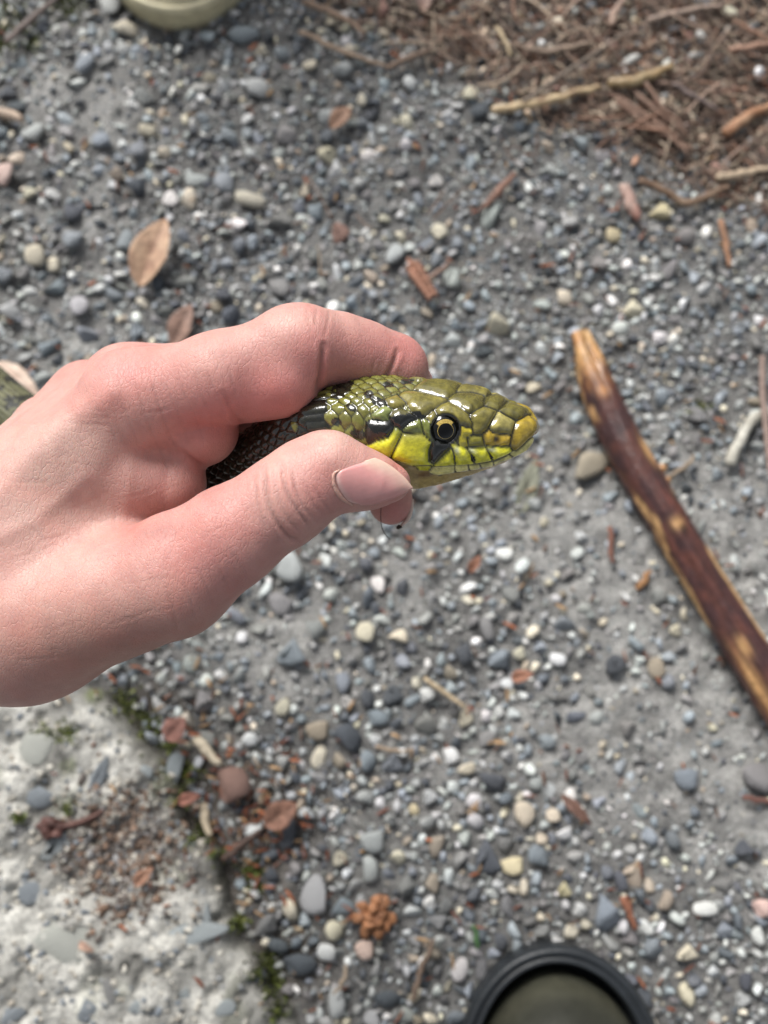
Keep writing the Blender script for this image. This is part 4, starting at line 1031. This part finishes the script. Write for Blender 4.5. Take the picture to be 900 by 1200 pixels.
hc = hc*(1 + 0.10*mot[:, None]*np.array([.5, 1.0, 1.0]) + 0.16*mot2[:, None]*np.array([.35, 1.0, .9]))
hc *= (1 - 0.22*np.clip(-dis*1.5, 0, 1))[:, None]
hand = empty('hand', (0, 0, 0), 'bare hand with pink skin pinching the snake between thumb and curled forefinger', 'hand')
hand.matrix_world = CAMM
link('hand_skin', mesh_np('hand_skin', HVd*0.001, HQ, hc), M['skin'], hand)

def trace_w(px, py, w0=32, f=hand_sdf):
    """march along the view direction onto the skin; returns mm points"""
    px = np.asarray(px, float); py = np.asarray(py, float); wv = np.full(px.shape, float(w0))
    for _ in range(60):
        d_ = D*1000 - wv; P = np.stack([(px-450)/F*d_, (600-py)/F*d_, wv], -1)
        wv = wv - np.clip(f(P), -1, 6)*0.9
    return wv
def coons(A, B, C_, D_, n, m_):
    """A base (left) top->bottom, C_ tip top->bottom, B top edge left->right, D_ bottom edge left->right"""
    A, C_ = catmull(np.array(A, float), m_), catmull(np.array(C_, float), m_); B, D_ = catmull(np.array(B, float), n), catmull(np.array(D_, float), n)
    u = np.linspace(0, 1, n)[:, None, None]; v = np.linspace(0, 1, m_)[None, :, None]
    Lc = (1-u)*A[None] + u*C_[None]; Ld = (1-v)*B[:, None] + v*D_[:, None]
    Bi = (1-u)*(1-v)*A[0] + u*(1-v)*C_[0] + (1-u)*v*A[-1] + u*v*C_[-1]
    return Lc + Ld - Bi
n, m_ = 34, 26
NP = coons([(397, 553), (391, 558), (393, 571), (402, 584), (415, 591)], [(397, 553), (411, 546), (426, 541), (439, 537)], [(439, 537), (452, 543), (465, 552), (476, 562), (484, 572)], [(415, 591), (437, 590), (461, 583), (484, 572)], n, m_)
npx, npy = NP[..., 0].ravel(), NP[..., 1].ravel()
xa, ya = (npx-430)/40, (npy-565)/30
good = (npx < 452) & (npy > 545) & (npy < 585)
w_hit = trace_w(npx, npy)
A_ = np.stack([np.ones_like(xa), xa, ya, xa*xa, xa*ya, ya*ya], -1)
co, *_ = np.linalg.lstsq(A_[good], w_hit[good], rcond=None)
wn = A_ @ co
wn = np.maximum(wn + 0.12, np.minimum(w_hit + 0.10, wn + 1.2))
uu = np.repeat(np.linspace(0, 1, n), m_); vv = np.tile(np.linspace(0, 1, m_), n)
wn = wn - 0.75*np.exp(-(uu/0.08)**2) - 0.8*np.exp(-((vv-1)/0.09)**2)*sstep(1.0, .8, uu) - 0.6*np.exp(-(vv/0.08)**2)*sstep(.9, .6, uu)
d_ = D*1000 - wn; NVm = np.stack([(npx-450)/F*d_, (600-npy)/F*d_, wn], -1)
bed = S(214, 154, 150); bed2 = S(208, 140, 138); free = S(218, 190, 170); lun = S(220, 180, 172)
fr = 0.85*sstep(0.60, 1.02, uu + 0.30*(0.5-vv) + 0.04*np.sin(vv*9)); lu = sstep(0.16, 0.05, uu)
rid = 1 + 0.02*np.sin(vv*70 + 3*np.sin(vv*9))
nc = (bed*(0.6+0.4*vv)[:, None] + bed2*(0.4-0.4*vv)[:, None])
nc = nc*(1-lu[:, None]) + lun*lu[:, None]; nc = nc*(1-fr[:, None]) + free*fr[:, None]; nc = nc*rid[:, None]
nail = link('thumb_nail', mesh_np('thumb_nail', NVm*0.001, grid_faces(n, m_)[:, ::-1], nc), M['nail'], hand)
md = nail.modifiers.new('thick', 'SOLIDIFY'); md.thickness = 0.0003; md.offset = -1
# raised cuticle at the nail root
cut = catmull(np.array([(398, 551), (391, 556), (392, 570), (400, 583), (413, 592)], float), 26)
cw = trace_w(cut[:, 0], cut[:, 1]); cp = np.array([Pm(x, y, w_) for (x, y), w_ in zip(cut, cw + 0.05)])
link('cuticle', tube_mesh('cuticle', cp*0.001, np.interp(np.linspace(0, 1, 26), [0, .3, .7, 1], [.00025, .0004, .00055, .0003]), 8, 0.8, S(206, 160, 146), 0.35, 3), M['skin'], hand)
# nail edge of the fingertip that shows under the thumb
nl = catmull(np.array([(483, 585), (481, 598), (477, 609), (470, 616)], float), 14)
pl = np.array([Pm(x, y, -27.5) for x, y in nl])
link('finger_nail', tube_mesh('finger_nail', pl*0.001, np.interp(np.linspace(0, 1, 14), [0, .5, 1], [.0005, .0008, .0004]), 8, 1.6, S(205, 180, 168)), M['nail'], hand)

# hair clinging to the fingertip and a crumb of soil under its nail
hp = catmull(np.array([Pm(446.5, 593, -19.8), Pm(446.3, 606, -19.9), Pm(447.5, 618, -20.4), Pm(452, 627, -21), Pm(457, 632, -21.5)]), 20)
o = link('hair_strand', tube_mesh('hair_strand', hp*0.001, 0.00011, 5, 1, S(40, 34, 30)), M['plant'], None, 'fine dark hair hanging from the fingertip under the thumb', 'hair'); o.matrix_world = CAMM
q, f = ST2[5]; o = link('soil_crumb', mesh_np('soil_crumb', q*np.array([.0010, .0008, .0008]), f, np.tile(S(48, 34, 26), (len(q), 1))), M['plant'], None, 'tiny dark soil crumb stuck to the fingertip', 'soil')
o.matrix_world = CAMM @ Matrix.Translation(Vector(Pm(467.5, 618, -26.5)*0.001))

# ------------------------------------------------------------------ the snake (camera aligned mm)
AL = math.radians(33); cA, sA = math.cos(AL), math.sin(AL)
PXM = 4.5
# stations along the head: x px, centre y, top outline y, near top-edge y, lip y, jaw y, half width mm
STN = [(626.5, 499, 489, 496, 510, 512, 4.2), (618, 500, 483, 494, 521, 524, 5.8), (608, 502, 477, 493, 529, 533, 7.0), (592, 504, 469, 492, 537, 542, 8.3), (575, 506, 461, 491, 543, 549, 9.4), (555, 508, 454, 490, 547, 556, 10.6),
       (535, 509, 450, 489, 549, 562, 11.6), (515, 509, 447.5, 488, 549, 568, 12.4), (490, 508, 446, 486, 547, 573, 13.0), (465, 505, 442, 483, 542, 572, 13.2), (440, 499, 438, 478, 533, 566, 12.8), (415, 492, 441, 475, 522, 552, 11.4), (395, 488, 449, 474, 513, 535, 9.8), (382, 488, 452, 474, 510, 526, 8.9)]
STN = np.array(STN, float)
NR = 216          # points round a ring
def smooth_cols(x, xp, cols):
    o = np.argsort(xp); out = np.stack([np.interp(x, xp[o], c[o]) for c in cols], -1)
    k = np.exp(-np.linspace(-2, 2, 17)**2); k /= k.sum()
    pad = np.pad(out, ((8, 8), (0, 0)), mode='edge')
    return np.stack([np.convolve(pad[:, i], k, 'valid') for i in range(out.shape[1])], -1)
xs_h = np.concatenate([626.5 - 10*(1-np.cos(np.linspace(0.06, math.pi/2, 26)))[::1], np.linspace(615.5, 382, 205)])
par = smooth_cols(xs_h, STN[:, 0], [STN[:, i] for i in range(1, 7)])
rings, cents = [], []
for x, (yc, yt, yn, yl, yj, Wd) in zip(xs_h, par):
    Tc = ((yc-yt)+(yc-yn))/2/PXM/cA; C_ = (yn-yt)/2/PXM/sA; T = Tc*1.045
    bl = Wd*0.955; hl = (-(yl-yc)/PXM + bl*sA)/cA
    bj = Wd*0.72; hj = (-(yj-yc)/PXM + bj*sA)/cA
    Bm = hj - 0.8
    hs_ = hl*0.35 + Tc*0.18
    pts = [(0, T), (C_*.55, T*.995), (C_*.97, Tc*.975), (lambda: None)() or (C_ + (Wd-C_)*.62, Tc*.66 + hs_*.34), (Wd, hs_*.9 + hl*.1), (bl, hl), (bl*.955, hl-0.55), (bj, hj), (bj*.5, Bm)]
    near = np.array(pts); bot = np.array([(0, Bm - .15)]); farp = near[::-1].copy(); farp = farp[:-1]; farp[:, 0] *= -1
    loop = np.vstack([near, bot, farp]); nL = len(loop)
    ext = np.vstack([loop[-3:], loop, loop[:4]])
    cv = []
    for i in range(nL):
        p0, p1, p2, p3 = ext[i+2], ext[i+3], ext[i+4], ext[i+5]
        f = np.linspace(0, 1, NR//nL, endpoint=False)[:, None]
        cv.append(0.5*((2*p1)+(-p0+p2)*f+(2*p0-5*p1+4*p2-p3)*f**2+(-p0+3*p1-3*p2+p3)*f**3))
    cv = np.vstack(cv); rings.append(cv); cents.append(yc)
NRR = len(rings[0])
# rounded snout
for i, x in enumerate(xs_h):
    d = 626.5 - x
    if d < 10:
        k = math.sqrt(max(1-(1-d/10)**2, 0)); rings[i] = rings[i]*k + np.array([0, -0.3])*(1-k)
WC = 0.0
SV = []
for x, yc, cv in zip(xs_h, cents, rings):
    c = Pm(x, yc, WC); SV.append(np.stack([np.full(NRR, c[0]), c[1] + cv[:, 1]*cA - cv[:, 0]*sA, WC + cv[:, 1]*sA + cv[:, 0]*cA], -1))
SV = np.array(SV)
# the neck and body: swept on from the last head ring
INV = np.array(CAMM.inverted())
def cam_mm(p): q = INV @ np.array([p[0], p[1], p[2], 1.0]); return q[:3]*1000
bp = [Pm(382, 488, 0), Pm(352, 506, -5), Pm(318, 527, -13), Pm(280, 552, -23), Pm(240, 577, -33), Pm(195, 605, -45), Pm(140, 625, -60), Pm(98, 585, -98), Pm(60, 522, -134), Pm(12, 480, -156), Pm(-55, 426, -184), Pm(-140, 385, -225)]
bp += [cam_mm(G(px, py, z)) for px, py, z in ((-190, 360, .030), (-250, 330, .011), (-330, 270, .0105), (-370, 170, .010), (-330, 80, .009), (-250, 40, .007), (-190, 60, .005), (-160, 110, .003))]
bc = catmull(np.array(bp), 4000)
seg = np.concatenate([[0], np.cumsum(np.linalg.norm(np.diff(bc, axis=0), axis=1))]); LT = seg[-1]
sb = np.concatenate([np.arange(0.4, 62, 0.42), np.arange(62, LT, 1.6)])
bc = np.stack([np.interp(sb, seg, bc[:, i]) for i in range(3)], -1)
rb = np.interp(sb, [0, 25, 80, 180, LT*.6, LT*.8, LT-12, LT], [8.9, 8.3, 9.2, 10.4, 10.2, 7.5, 2.2, 0.3])
T_ = np.gradient(bc, axis=0); T_ /= np.linalg.norm(T_, axis=1)[:, None]
u = np.array([0, cA, sA]); ring0 = rings[-1]; r0 = np.sqrt((ring0**2).sum(1))
th0 = np.linspace(0, 2*math.pi, NRR, endpoint=False)
BV = []
for i in range(len(bc)):
    u = u - T_[i]*(u @ T_[i]); u /= np.linalg.norm(u); sd2 = np.cross(u, -T_[i])
    if i == 0 and sd2 @ np.array([0, -sA, cA]) < 0: flip = -1
    elif i == 0: flip = 1
    k = sstep(0, 9, sb[i])
    circ = np.stack([np.sin(th0)*1.02, np.cos(th0)*0.98], -1)*rb[i]
    prof = ring0*(1-k) + circ*k
    BV.append(bc[i] + prof[:, :1]*sd2*flip + prof[:, 1:]*u)
BV = np.array(BV)
AV = np.vstack([SV, BV])                     # (rings, NRR, 3)
nH = len(SV); nA = len(AV)
Vn = AV.reshape(-1, 3)
SF = grid_faces(nA, NRR, True)
# orientation test: outward normal of one near-side face must point to the camera
fq = Vn[SF[(nH//2)*NRR + NRR//4]]; nrm_ = np.cross(fq[1]-fq[0], fq[2]-fq[0])
if nrm_[2] < 0: SF = SF[:, ::-1]
def vnormals(V, Q):
    fn = np.cross(V[Q[:, 2]]-V[Q[:, 0]], V[Q[:, 3]]-V[Q[:, 1]]); N = np.zeros_like(V)
    for k in range(4): np.add.at(N, Q[:, k], fn)
    return N/(np.linalg.norm(N, axis=1)[:, None] + 1e-12)
SN = vnormals(Vn, SF)
spx, spy = to_px(Vn)
# hidden flank of the head uses the pattern of the shown one
jj = np.arange(NRR); mir = (NRR - jj) % NRR
ringi = np.repeat(np.arange(nA), NRR); jx = np.tile(jj, nA)
farside = (jx > NRR/2)
Pd = Vn - np.array([0, 0, D*1000]); facing = -(SN*Pd).sum(1)/np.linalg.norm(Pd, axis=1)
use_m = farside & (facing < 0.06) & (ringi < nH)
mi = ringi*NRR + mir[jx]
qx = np.where(use_m, spx[mi], spx); qy = np.where(use_m, spy[mi], spy)
# --- head shields, traced: (dx, dy) frame A = zoom at (450,430), B = zoom at (360,420), scale 0.2222
OL = S(98, 92, 38); OL2 = S(114, 106, 48); OLD = S(80, 76, 34); YE = S(216, 212, 46); YG = S(176, 178, 52); CR = S(222, 212, 130); BK = S(16, 17, 14); GR = S(108, 114, 52); BR = S(112, 84, 40)
def Az(p): return [(450 + x*.2222, 430 + y*.2222) for x, y in p]
def Bz(p): return [(360 + x*.2222, 420 + y*.2222) for x, y in p]
SH = [
 ('rostral', Az([(660,410),(690,300),(755,255),(800,290),(815,340),(740,390),(695,438)]), S(150,128,38)),
 ('internasal', Az([(550,318),(600,240),(690,290),(668,352),(570,345)]), S(150,140,78)),
 ('internasal_far', Az([(602,234),(650,188),(745,225),(765,255),(692,284)]), OL),
 ('prefrontal', Az([(448,268),(480,235),(540,217),(592,238),(548,320),(510,352),(470,352),(465,300)]), OL2),
 ('prefrontal_far', Az([(525,190),(555,155),(590,140),(648,188),(600,235),(540,215)]), OL),
 ('frontal', Az([(335,182),(370,152),(460,140),(520,155),(525,198),(480,233),(445,250),(400,215)]), OL),
 ('supraocular_far', Az([(380,130),(400,100),(460,80),(530,100),(580,145),(520,155),(460,140)]), OL2),
 ('supraocular', Az([(270,228),(300,202),(338,186),(400,217),(445,252),(465,300),(455,320),(400,298),(340,262),(282,250)]), OL2),
 ('parietal', Az([(80,158),(110,140),(200,140),(330,176),(335,185),(300,200),(265,225),(200,268),(170,262),(120,195)]), OL2),
 ('parietal_far', Az([(160,122),(210,80),(280,55),(350,70),(398,100),(380,130),(330,168),(200,136)]), OL),
 ('nasal', Az([(520,352),(550,330),(570,347),(665,360),(662,412),(590,412),(530,402)]), S(186,156,48)),
 ('loreal', Az([(445,368),(510,357),(523,400),(520,416),(450,416),(440,388)]), S(140,134,48)),
 ('preocular', Az([(412,318),(458,325),(466,345),(440,366),(408,356)]), S(196,180,48)),
 ('preocular_low', Az([(400,376),(434,370),(440,416),(398,414)]), S(190,176,50)),
 ('lab1', Az([(538,422),(656,418),(664,440),(640,466),(576,494),(560,470)]), YE*.95),
 ('lab2', Az([(438,424),(534,424),(560,470),(570,492),(480,506),(465,470)]), YE),
 ('lab3', Az([(358,415),(434,424),(468,490),(474,506),(377,516),(370,470)]), YE),
 ('lab4', Az([(268,512),(352,428),(364,450),(372,515)]), YE),
 ('lab5', Az([(235,440),(256,392),(330,402),(348,425),(268,503),(236,492)]), BK),
 ('lab6', Az([(42,472),(100,347),(200,352),(252,392),(233,440),(234,495),(255,514),(160,514)]), YE),
 ('lab7', Bz([(322,458),(360,422),(430,412),(470,362),(500,378),(490,412),(440,516),(395,508)]), YG*1.05),
 ('postocular', Az([(193,282),(224,282),(250,340),(264,384),(238,390),(208,342)]), GR),
 ('postocular_up', Az([(225,268),(260,232),(272,250),(246,285)]), OL2),
 ('temporal', Az([(90,333),(140,292),(193,278),(206,346),(110,342)]), GR*.95),
 ('temporal2', Az([(20,262),(80,227),(150,252),(188,270),(138,290),(85,328),(60,308)]), OLD),
 ('temporal3', Bz([(318,338),(350,326),(430,332),(452,364),(428,410),(330,452),(314,400)]), BK*1.6),
 ('temporal4', Bz([(418,222),(478,202),(520,240),(486,258),(440,262)]), OL2),
 ('temporal5', Bz([(345,300),(400,262),(440,266),(425,328),(350,322)]), S(120,128,70)),
 ('ll1', Az([(664,462),(740,416),(806,345),(812,362),(745,436),(680,468)]), CR), ('ll2', Az([(577,497),(660,463),(672,472),(582,507)]), CR), ('ll3', Az([(506,511),(572,497),(568,516),(511,527)]), CR), ('ll4', Az([(446,521),(501,511),(510,528),(450,537)]), CR),
 ('ll5', Az([(376,521),(440,518),(446,537),(376,546)]), CR), ('ll6', Az([(246,536),(370,521),(371,547),(290,561),(246,551)]), CR*.95), ('ll7', Az([(160,519),(245,516),(246,537),(190,533)]), YE*.9),
]
hsel = np.where(ringi < nH)[0]
hx, hy = qx[hsel], qy[hsel]
DD = np.stack([-poly_sd(hx, hy, poly) for _, poly, _ in SH], -1)     # negative inside
o1 = np.argmin(DD, 1); d1 = DD[np.arange(len(hx)), o1]
D2 = DD.copy(); D2[np.arange(len(hx)), o1] = 1e9; d2 = D2.min(1)
e_poly = (d2 - d1)/PXM*0.5                        # mm to the seam between shields
shcol = np.array([c for _, _, c in SH])
# --- lattice of small keeled scales for the back of the head, neck and body
s_all = np.concatenate([(xs_h - 382)/PXM, -sb])     # mm, positive on the head
sV = s_all[ringi]
arc = np.where(jx <= NRR/2, jx, NRR - jx)/NRR*2.0     # 0 back .. 1 belly
rloc = np.concatenate([np.full(nH, 10.5), rb])[ringi]
sgn = np.where(jx <= NRR/2, 1, -1)
aa = arc*math.pi*10.0*sgn                         # mm at nominal radius
ls, la = 3.4, 2.25                                # scale length, row spacing
warp = 0.35*vnoise(sV/4, aa/4, None, 33)
row = np.round(aa/la); best = np.full(len(sV), 1e9); sec = np.full(len(sV), 1e9); bid = np.zeros(len(sV)); bs = np.zeros(len(sV))
for dr in (-1, 0, 1):
    rw = row + dr; offs = (np.mod(rw, 2))*ls/2
    for dc in (-1, 0, 1):
        cc_ = np.round((sV + warp - offs)/ls) + dc
        ds = (sV + warp - offs - cc_*ls)/ls*1.75; da = (aa - rw*la)/la*1.15
        dd = np.hypot(ds, da); idn = rw*4099 + cc_
        nb = dd < best
        sec = np.where(nb, best, np.minimum(sec, dd)); bs = np.where(nb, ds, bs); bid = np.where(nb, idn, bid); best = np.where(nb, dd, best)
e_lat = (sec - best)*0.55
hid = _hash(bid.astype(np.int64), bid.astype(np.int64)*7, bid.astype(np.int64)*13, 5)
hid2 = _hash(bid.astype(np.int64)*3, bid.astype(np.int64)*5, bid.astype(np.int64), 9)
# combine
E = e_lat.copy(); K = np.zeros(len(Vn)); col = np.zeros((len(Vn), 3))
blotch = fbm(sV/9, aa/7, None, 3, 44)
olive = (OL2*(0.75 + 0.5*hid)[:, None])*(0.5) + (GR*(0.75+0.5*hid2)[:, None])*0.5
col[:] = olive
dark = ((blotch + 0.25*(hid-.5)) > 0.12)
dark |= (hid2 > 0.90)
neck_shade = sstep(1.0, -6.0, sV)*1.02  # shade inside the grip, painted into the neck scales as black
dark |= (hid < neck_shade)*(arc < 0.8) & (sV < 3) & (sV > -60)
# traced dark patches behind the eye
def near_px(cx, cy, rx, ry, rot=0.0):
    c_, s_ = math.cos(rot), math.sin(rot); x = qx-cx; y = qy-cy
    return np.exp(-((x*c_+y*s_)/rx)**2 - ((-x*s_+y*c_)/ry)**2)
isH = ringi < nH
dark = np.where(isH & (sV + 4*(hid-.5) > 1), ((near_px(446, 472, 11, 6, .4) + near_px(420, 508, 11, 7, .3) + near_px(478, 448, 9, 4, .1) + near_px(402, 456, 16, 8, -.6) + near_px(432, 463, 6, 4) + near_px(412, 478, 7, 4, .5) + near_px(455, 452, 8, 4, .2) + near_px(395, 494, 7, 5)) + 0.3*(hid-.5) > 0.45), dark)
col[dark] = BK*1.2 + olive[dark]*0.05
belly = sstep(0.78, 0.86, arc)
col = col*(1-belly[:, None]) + (np.array(S(206, 200, 120))*(0.85 + 0.3*hid)[:, None])*belly[:, None]
ylow = (isH & (sV > 0))*sstep(0.44, 0.56, arc)*(~dark)
col = col*(1-ylow[:, None]) + (YG*(0.8+0.4*hid)[:, None])*ylow[:, None]
bodyf = sstep(-60, -90, sV)[:, None]; gy = col.mean(1, keepdims=True); col = col*(1-bodyf) + (col*0.55 + gy*0.45)*0.9*bodyf
# dark skin between the small scales
sk = sstep(0.16, 0.03, E)[:, None]; col = col*(1-sk*.85) + BK*sk*.85
# head shields over it
inp = np.zeros(len(Vn), bool); inp[hsel] = (d1 < 2.2)
ep = np.zeros(len(Vn)); ep[hsel] = np.minimum(e_poly, np.abs(2.2 - d1)/PXM*.9)
idp = np.zeros(len(Vn), int); idp[hsel] = o1
chin = np.zeros(len(Vn), bool); chin[hsel] = (d1 >= 2.2) & (xs_h[ringi[hsel]] > 440) & (arc[hsel] > 0.60)
g = inp
pc = shcol[idp]*(0.62 + 0.76*(fbm(qx/6, qy/6, None, 4, 55)*0.9+0.5))[:, None]
lip_names = [i for i, s_ in enumerate(SH) if s_[0] in ('lab2', 'lab3', 'lab1')]
# black wedges on the lip seams and pale upper corners
for (x, y, rx, ry, rot) in ((370, 480, 5, 30, -.15), (465, 478, 12, 22, -.35), (562, 470, 8, 20, -.45), (68, 410, 14, 62, .45)):
    m_ = near_px(450+x*.2222, 430+y*.2222, rx*.2222, ry*.2222, rot) > 0.38; pc[m_] = BK
for (x, y, rx, ry) in ((378, 432, 16, 18), (458, 436, 20, 14), (560, 432, 26, 9)):
    m_ = (near_px(450+x*.2222, 430+y*.2222, rx*.2222, ry*.2222)*.7)[:, None]; pc = pc*(1-m_) + S(190, 196, 190)*m_
# shading of pigment: lab6/lab7 olive on top to yellow below; temporal2 half black
i6 = [i for i, s_ in enumerate(SH) if s_[0] == 'lab6'][0]; m6 = (idp == i6)
f6 = sstep(505, 528, qy)[:, None]; pc = np.where(m6[:, None], (S(132, 128, 56)*(1-f6) + YE*f6), pc)
i7 = [i for i, s_ in enumerate(SH) if s_[0] == 'lab7'][0]; m7 = (idp == i7); f7 = sstep(500, 516, qy)[:, None]; pc = np.where(m7[:, None], (GR*(1-f7) + YE*.9*f7), pc)
it2 = [i for i, s_ in enumerate(SH) if s_[0] == 'temporal2'][0]
mt = (idp == it2) & (qy + 0.15*(qx-470) + 3*fbm(qx/5, qy/5, None, 3, 8) > 487); pc[mt] = BK*1.2
it4 = [i for i, s_ in enumerate(SH) if s_[0] == 'parietal'][0]
mt = (idp == it4) & (near_px(490, 488, 16, 4, .35) + .4*fbm(qx/4, qy/4, None, 2, 6) > .5); pc[mt] = BK*1.4
skp = sstep(0.30, 0.10, ep)[:, None]; pc = pc*(1-skp*.9) + BK*1.2*skp*.9
col = np.where(g[:, None], pc, col)
cm = chin; col[cm] = (S(168, 146, 92)*(0.8 + .5*(fbm(qx[cm]/6, qy[cm]/6, None, 3, 77)*.5+.5))[:, None])
mth = (near_px(497, 556, 14, 3.5, -.15)*.9)[:, None]*cm[:, None]; col = col*(1-mth) + S(86, 48, 30)*mth
# nostril
nx_, ny_ = 450+588*.2222, 430+381*.2222
ns = near_px(nx_, ny_, 5.0, 4.4); col = col*(1-np.clip(ns*1.6-.35, 0, 1)[:, None]*.95) + S(48, 28, 18)*np.clip(ns*1.6-.35, 0, 1)[:, None]*.95
# relief
DMAX = np.ones(len(Vn))
for i_ in range(len(SH)):
    mk = idp == i_
    if mk.any(): DMAX[mk] = np.percentile(ep[mk & g], 98) if (mk & g).any() else 1
hp_ = 0.34*(1-np.exp(-np.maximum(ep, 0)/0.22)) + 1.05*(1-(1-np.clip(ep/2.0, 0, 1))**2)*np.clip(DMAX/1.6, 0, 1)
hl_ = 0.62*(1-np.exp(-np.maximum(E, 0)/0.30)) - 0.14*np.clip(bs, -1, 1)*(sV < 40)
hgt = np.where(g, hp_, np.where(chin, 0.1*fbm(qx/5, qy/5, None, 2, 3), hl_))
hgt = hgt*np.clip(rloc/6, .1, 1)
hgt = hgt - 1.1*ns*isH
EX, EY = 521.5, 504.0
de = np.hypot((qx-EX)/1.0, (qy-EY)/0.97)
hgt = np.where(isH, hgt + 0.30*np.exp(-((de-19.0)/2.6)**2) - 0.9*sstep(17, 13, de), hgt)
edk = np.where(isH, sstep(19.5, 17.5, de), 0)[:, None]; col = col*(1-edk) + BK*edk
# lip line
liy = np.interp(qx, [455, 482, 503, 535, 571, 603, 624], [543, 546, 548, 546.5, 541, 529, 511])
lipd = np.abs(qy - liy); lipm = isH & (qx > 470)
hgt = np.where(lipm, hgt - 0.35*np.exp(-(lipd/1.3)**2), hgt)
Vd = Vn + SN*hgt[:, None]
# closing caps
Vd = np.vstack([Vd, Vd[:NRR].mean(0) + np.array([.25, 0, 0]), Vd[-NRR:].mean(0)])
col = np.vstack([col, shcol[0], BK])
snake = empty('snake', (0, 0, 0), 'olive and yellow snake with black markings held behind its head', 'snake'); snake.matrix_world = CAMM
def mixed_mesh(name, V, Q, tris, colors):
    loops = np.concatenate([Q.ravel(), tris.ravel()]).astype(np.int32)
    me = bpy.data.meshes.new(name); me.vertices.add(len(V)); me.vertices.foreach_set('co', V.astype(np.float32).ravel())
    me.loops.add(len(loops)); me.loops.foreach_set('vertex_index', loops)
    tot = np.concatenate([np.full(len(Q), 4), np.full(len(tris), 3)]).astype(np.int32)
    me.polygons.add(len(tot)); me.polygons.foreach_set('loop_start', np.concatenate([[0], np.cumsum(tot)[:-1]]).astype(np.int32)); me.polygons.foreach_set('loop_total', tot)
    me.polygons.foreach_set('use_smooth', np.ones(len(tot), bool)); me.update(calc_edges=True); set_col(me, colors); return me
k0 = len(Vd)-2; kk = (jj+1) % NRR; b = (nA-1)*NRR
tr = np.vstack([np.stack([kk, jj, np.full(NRR, k0)], -1), np.stack([b+jj, b+kk, np.full(NRR, k0+1)], -1)])
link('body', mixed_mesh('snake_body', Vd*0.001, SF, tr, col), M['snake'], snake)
# --- eye
def make_eye(c_px, c_py, parent):
    cand_ = np.where(isH & (jx < NRR/2) & (SN[:, 2] > 0))[0]
    i = cand_[np.argmin(np.hypot(spx[cand_]-c_px, spy[cand_]-c_py))]
    return Vn[i], SN[i]
pe, ne = make_eye(EX, EY, snake)
axis_u = np.array([0, cA, sA]); side_n = np.array([0, -sA, cA])
def eye_at(pe, ne):
    Re = 5.2; prot = 0.85; c = pe - ne*(Re - prot)
    e1 = np.array([0, 1., 0]) - ne*ne[1]; e1 /= np.linalg.norm(e1); e2 = np.cross(e1, ne)     # e1 = up in the picture
    def cap(R, a0, a1, n=16, m_=48, phi0=0, phi1=2*math.pi, wrap=True):
        th = np.linspace(a0, a1, n)[:, None]; ph = np.linspace(phi0, phi1, m_, endpoint=not wrap)[None, :]
        P = c + R*(np.cos(th)[..., None]*ne + np.sin(th)[..., None]*(np.cos(ph)[..., None]*e1 + np.sin(ph)[..., None]*e2))
        return P.reshape(-1, 3), grid_faces(n, m_, wrap)
    V1, Q1 = cap(Re, 0.001, 1.15); eye = link('eye', mesh_np('eye_ball', V1*.001, Q1), M['eye'], snake)
    r_p = math.asin(1.92/Re); r_i = math.asin(2.04/Re)
    V2, Q2 = cap(Re+.045, r_p*.9, r_i, 6); parts_ = [(V2*.001, Q2, np.ones(3))]
    th_, Qc = cap(Re+.04, r_i*.98, math.asin(2.85/Re), 10, 30, -0.95, 0.75, False); parts_.append((th_*.001, Qc, np.ones(3)))
    link('iris', merge_meshes('eye_iris', parts_), M['iris'], eye)
    V3, Q3 = cap(Re+.06, 0.001, r_p, 10); link('pupil', mesh_np('eye_pupil', V3*.001, Q3), M['pupil'], eye)
eye_at(pe, ne)
# the other eye, mirrored across the head's middle plane
mid = np.array([0, Pm(EX, np.interp(EX, xs_h[::-1], np.array(cents)[::-1]), WC)[1], WC])
def mirror(v, isdir=False):
    q = v - (0 if isdir else mid); q = q - 2*side_n*(q @ side_n); return q + (0 if isdir else mid)
eye_at(mirror(pe), mirror(ne, True))
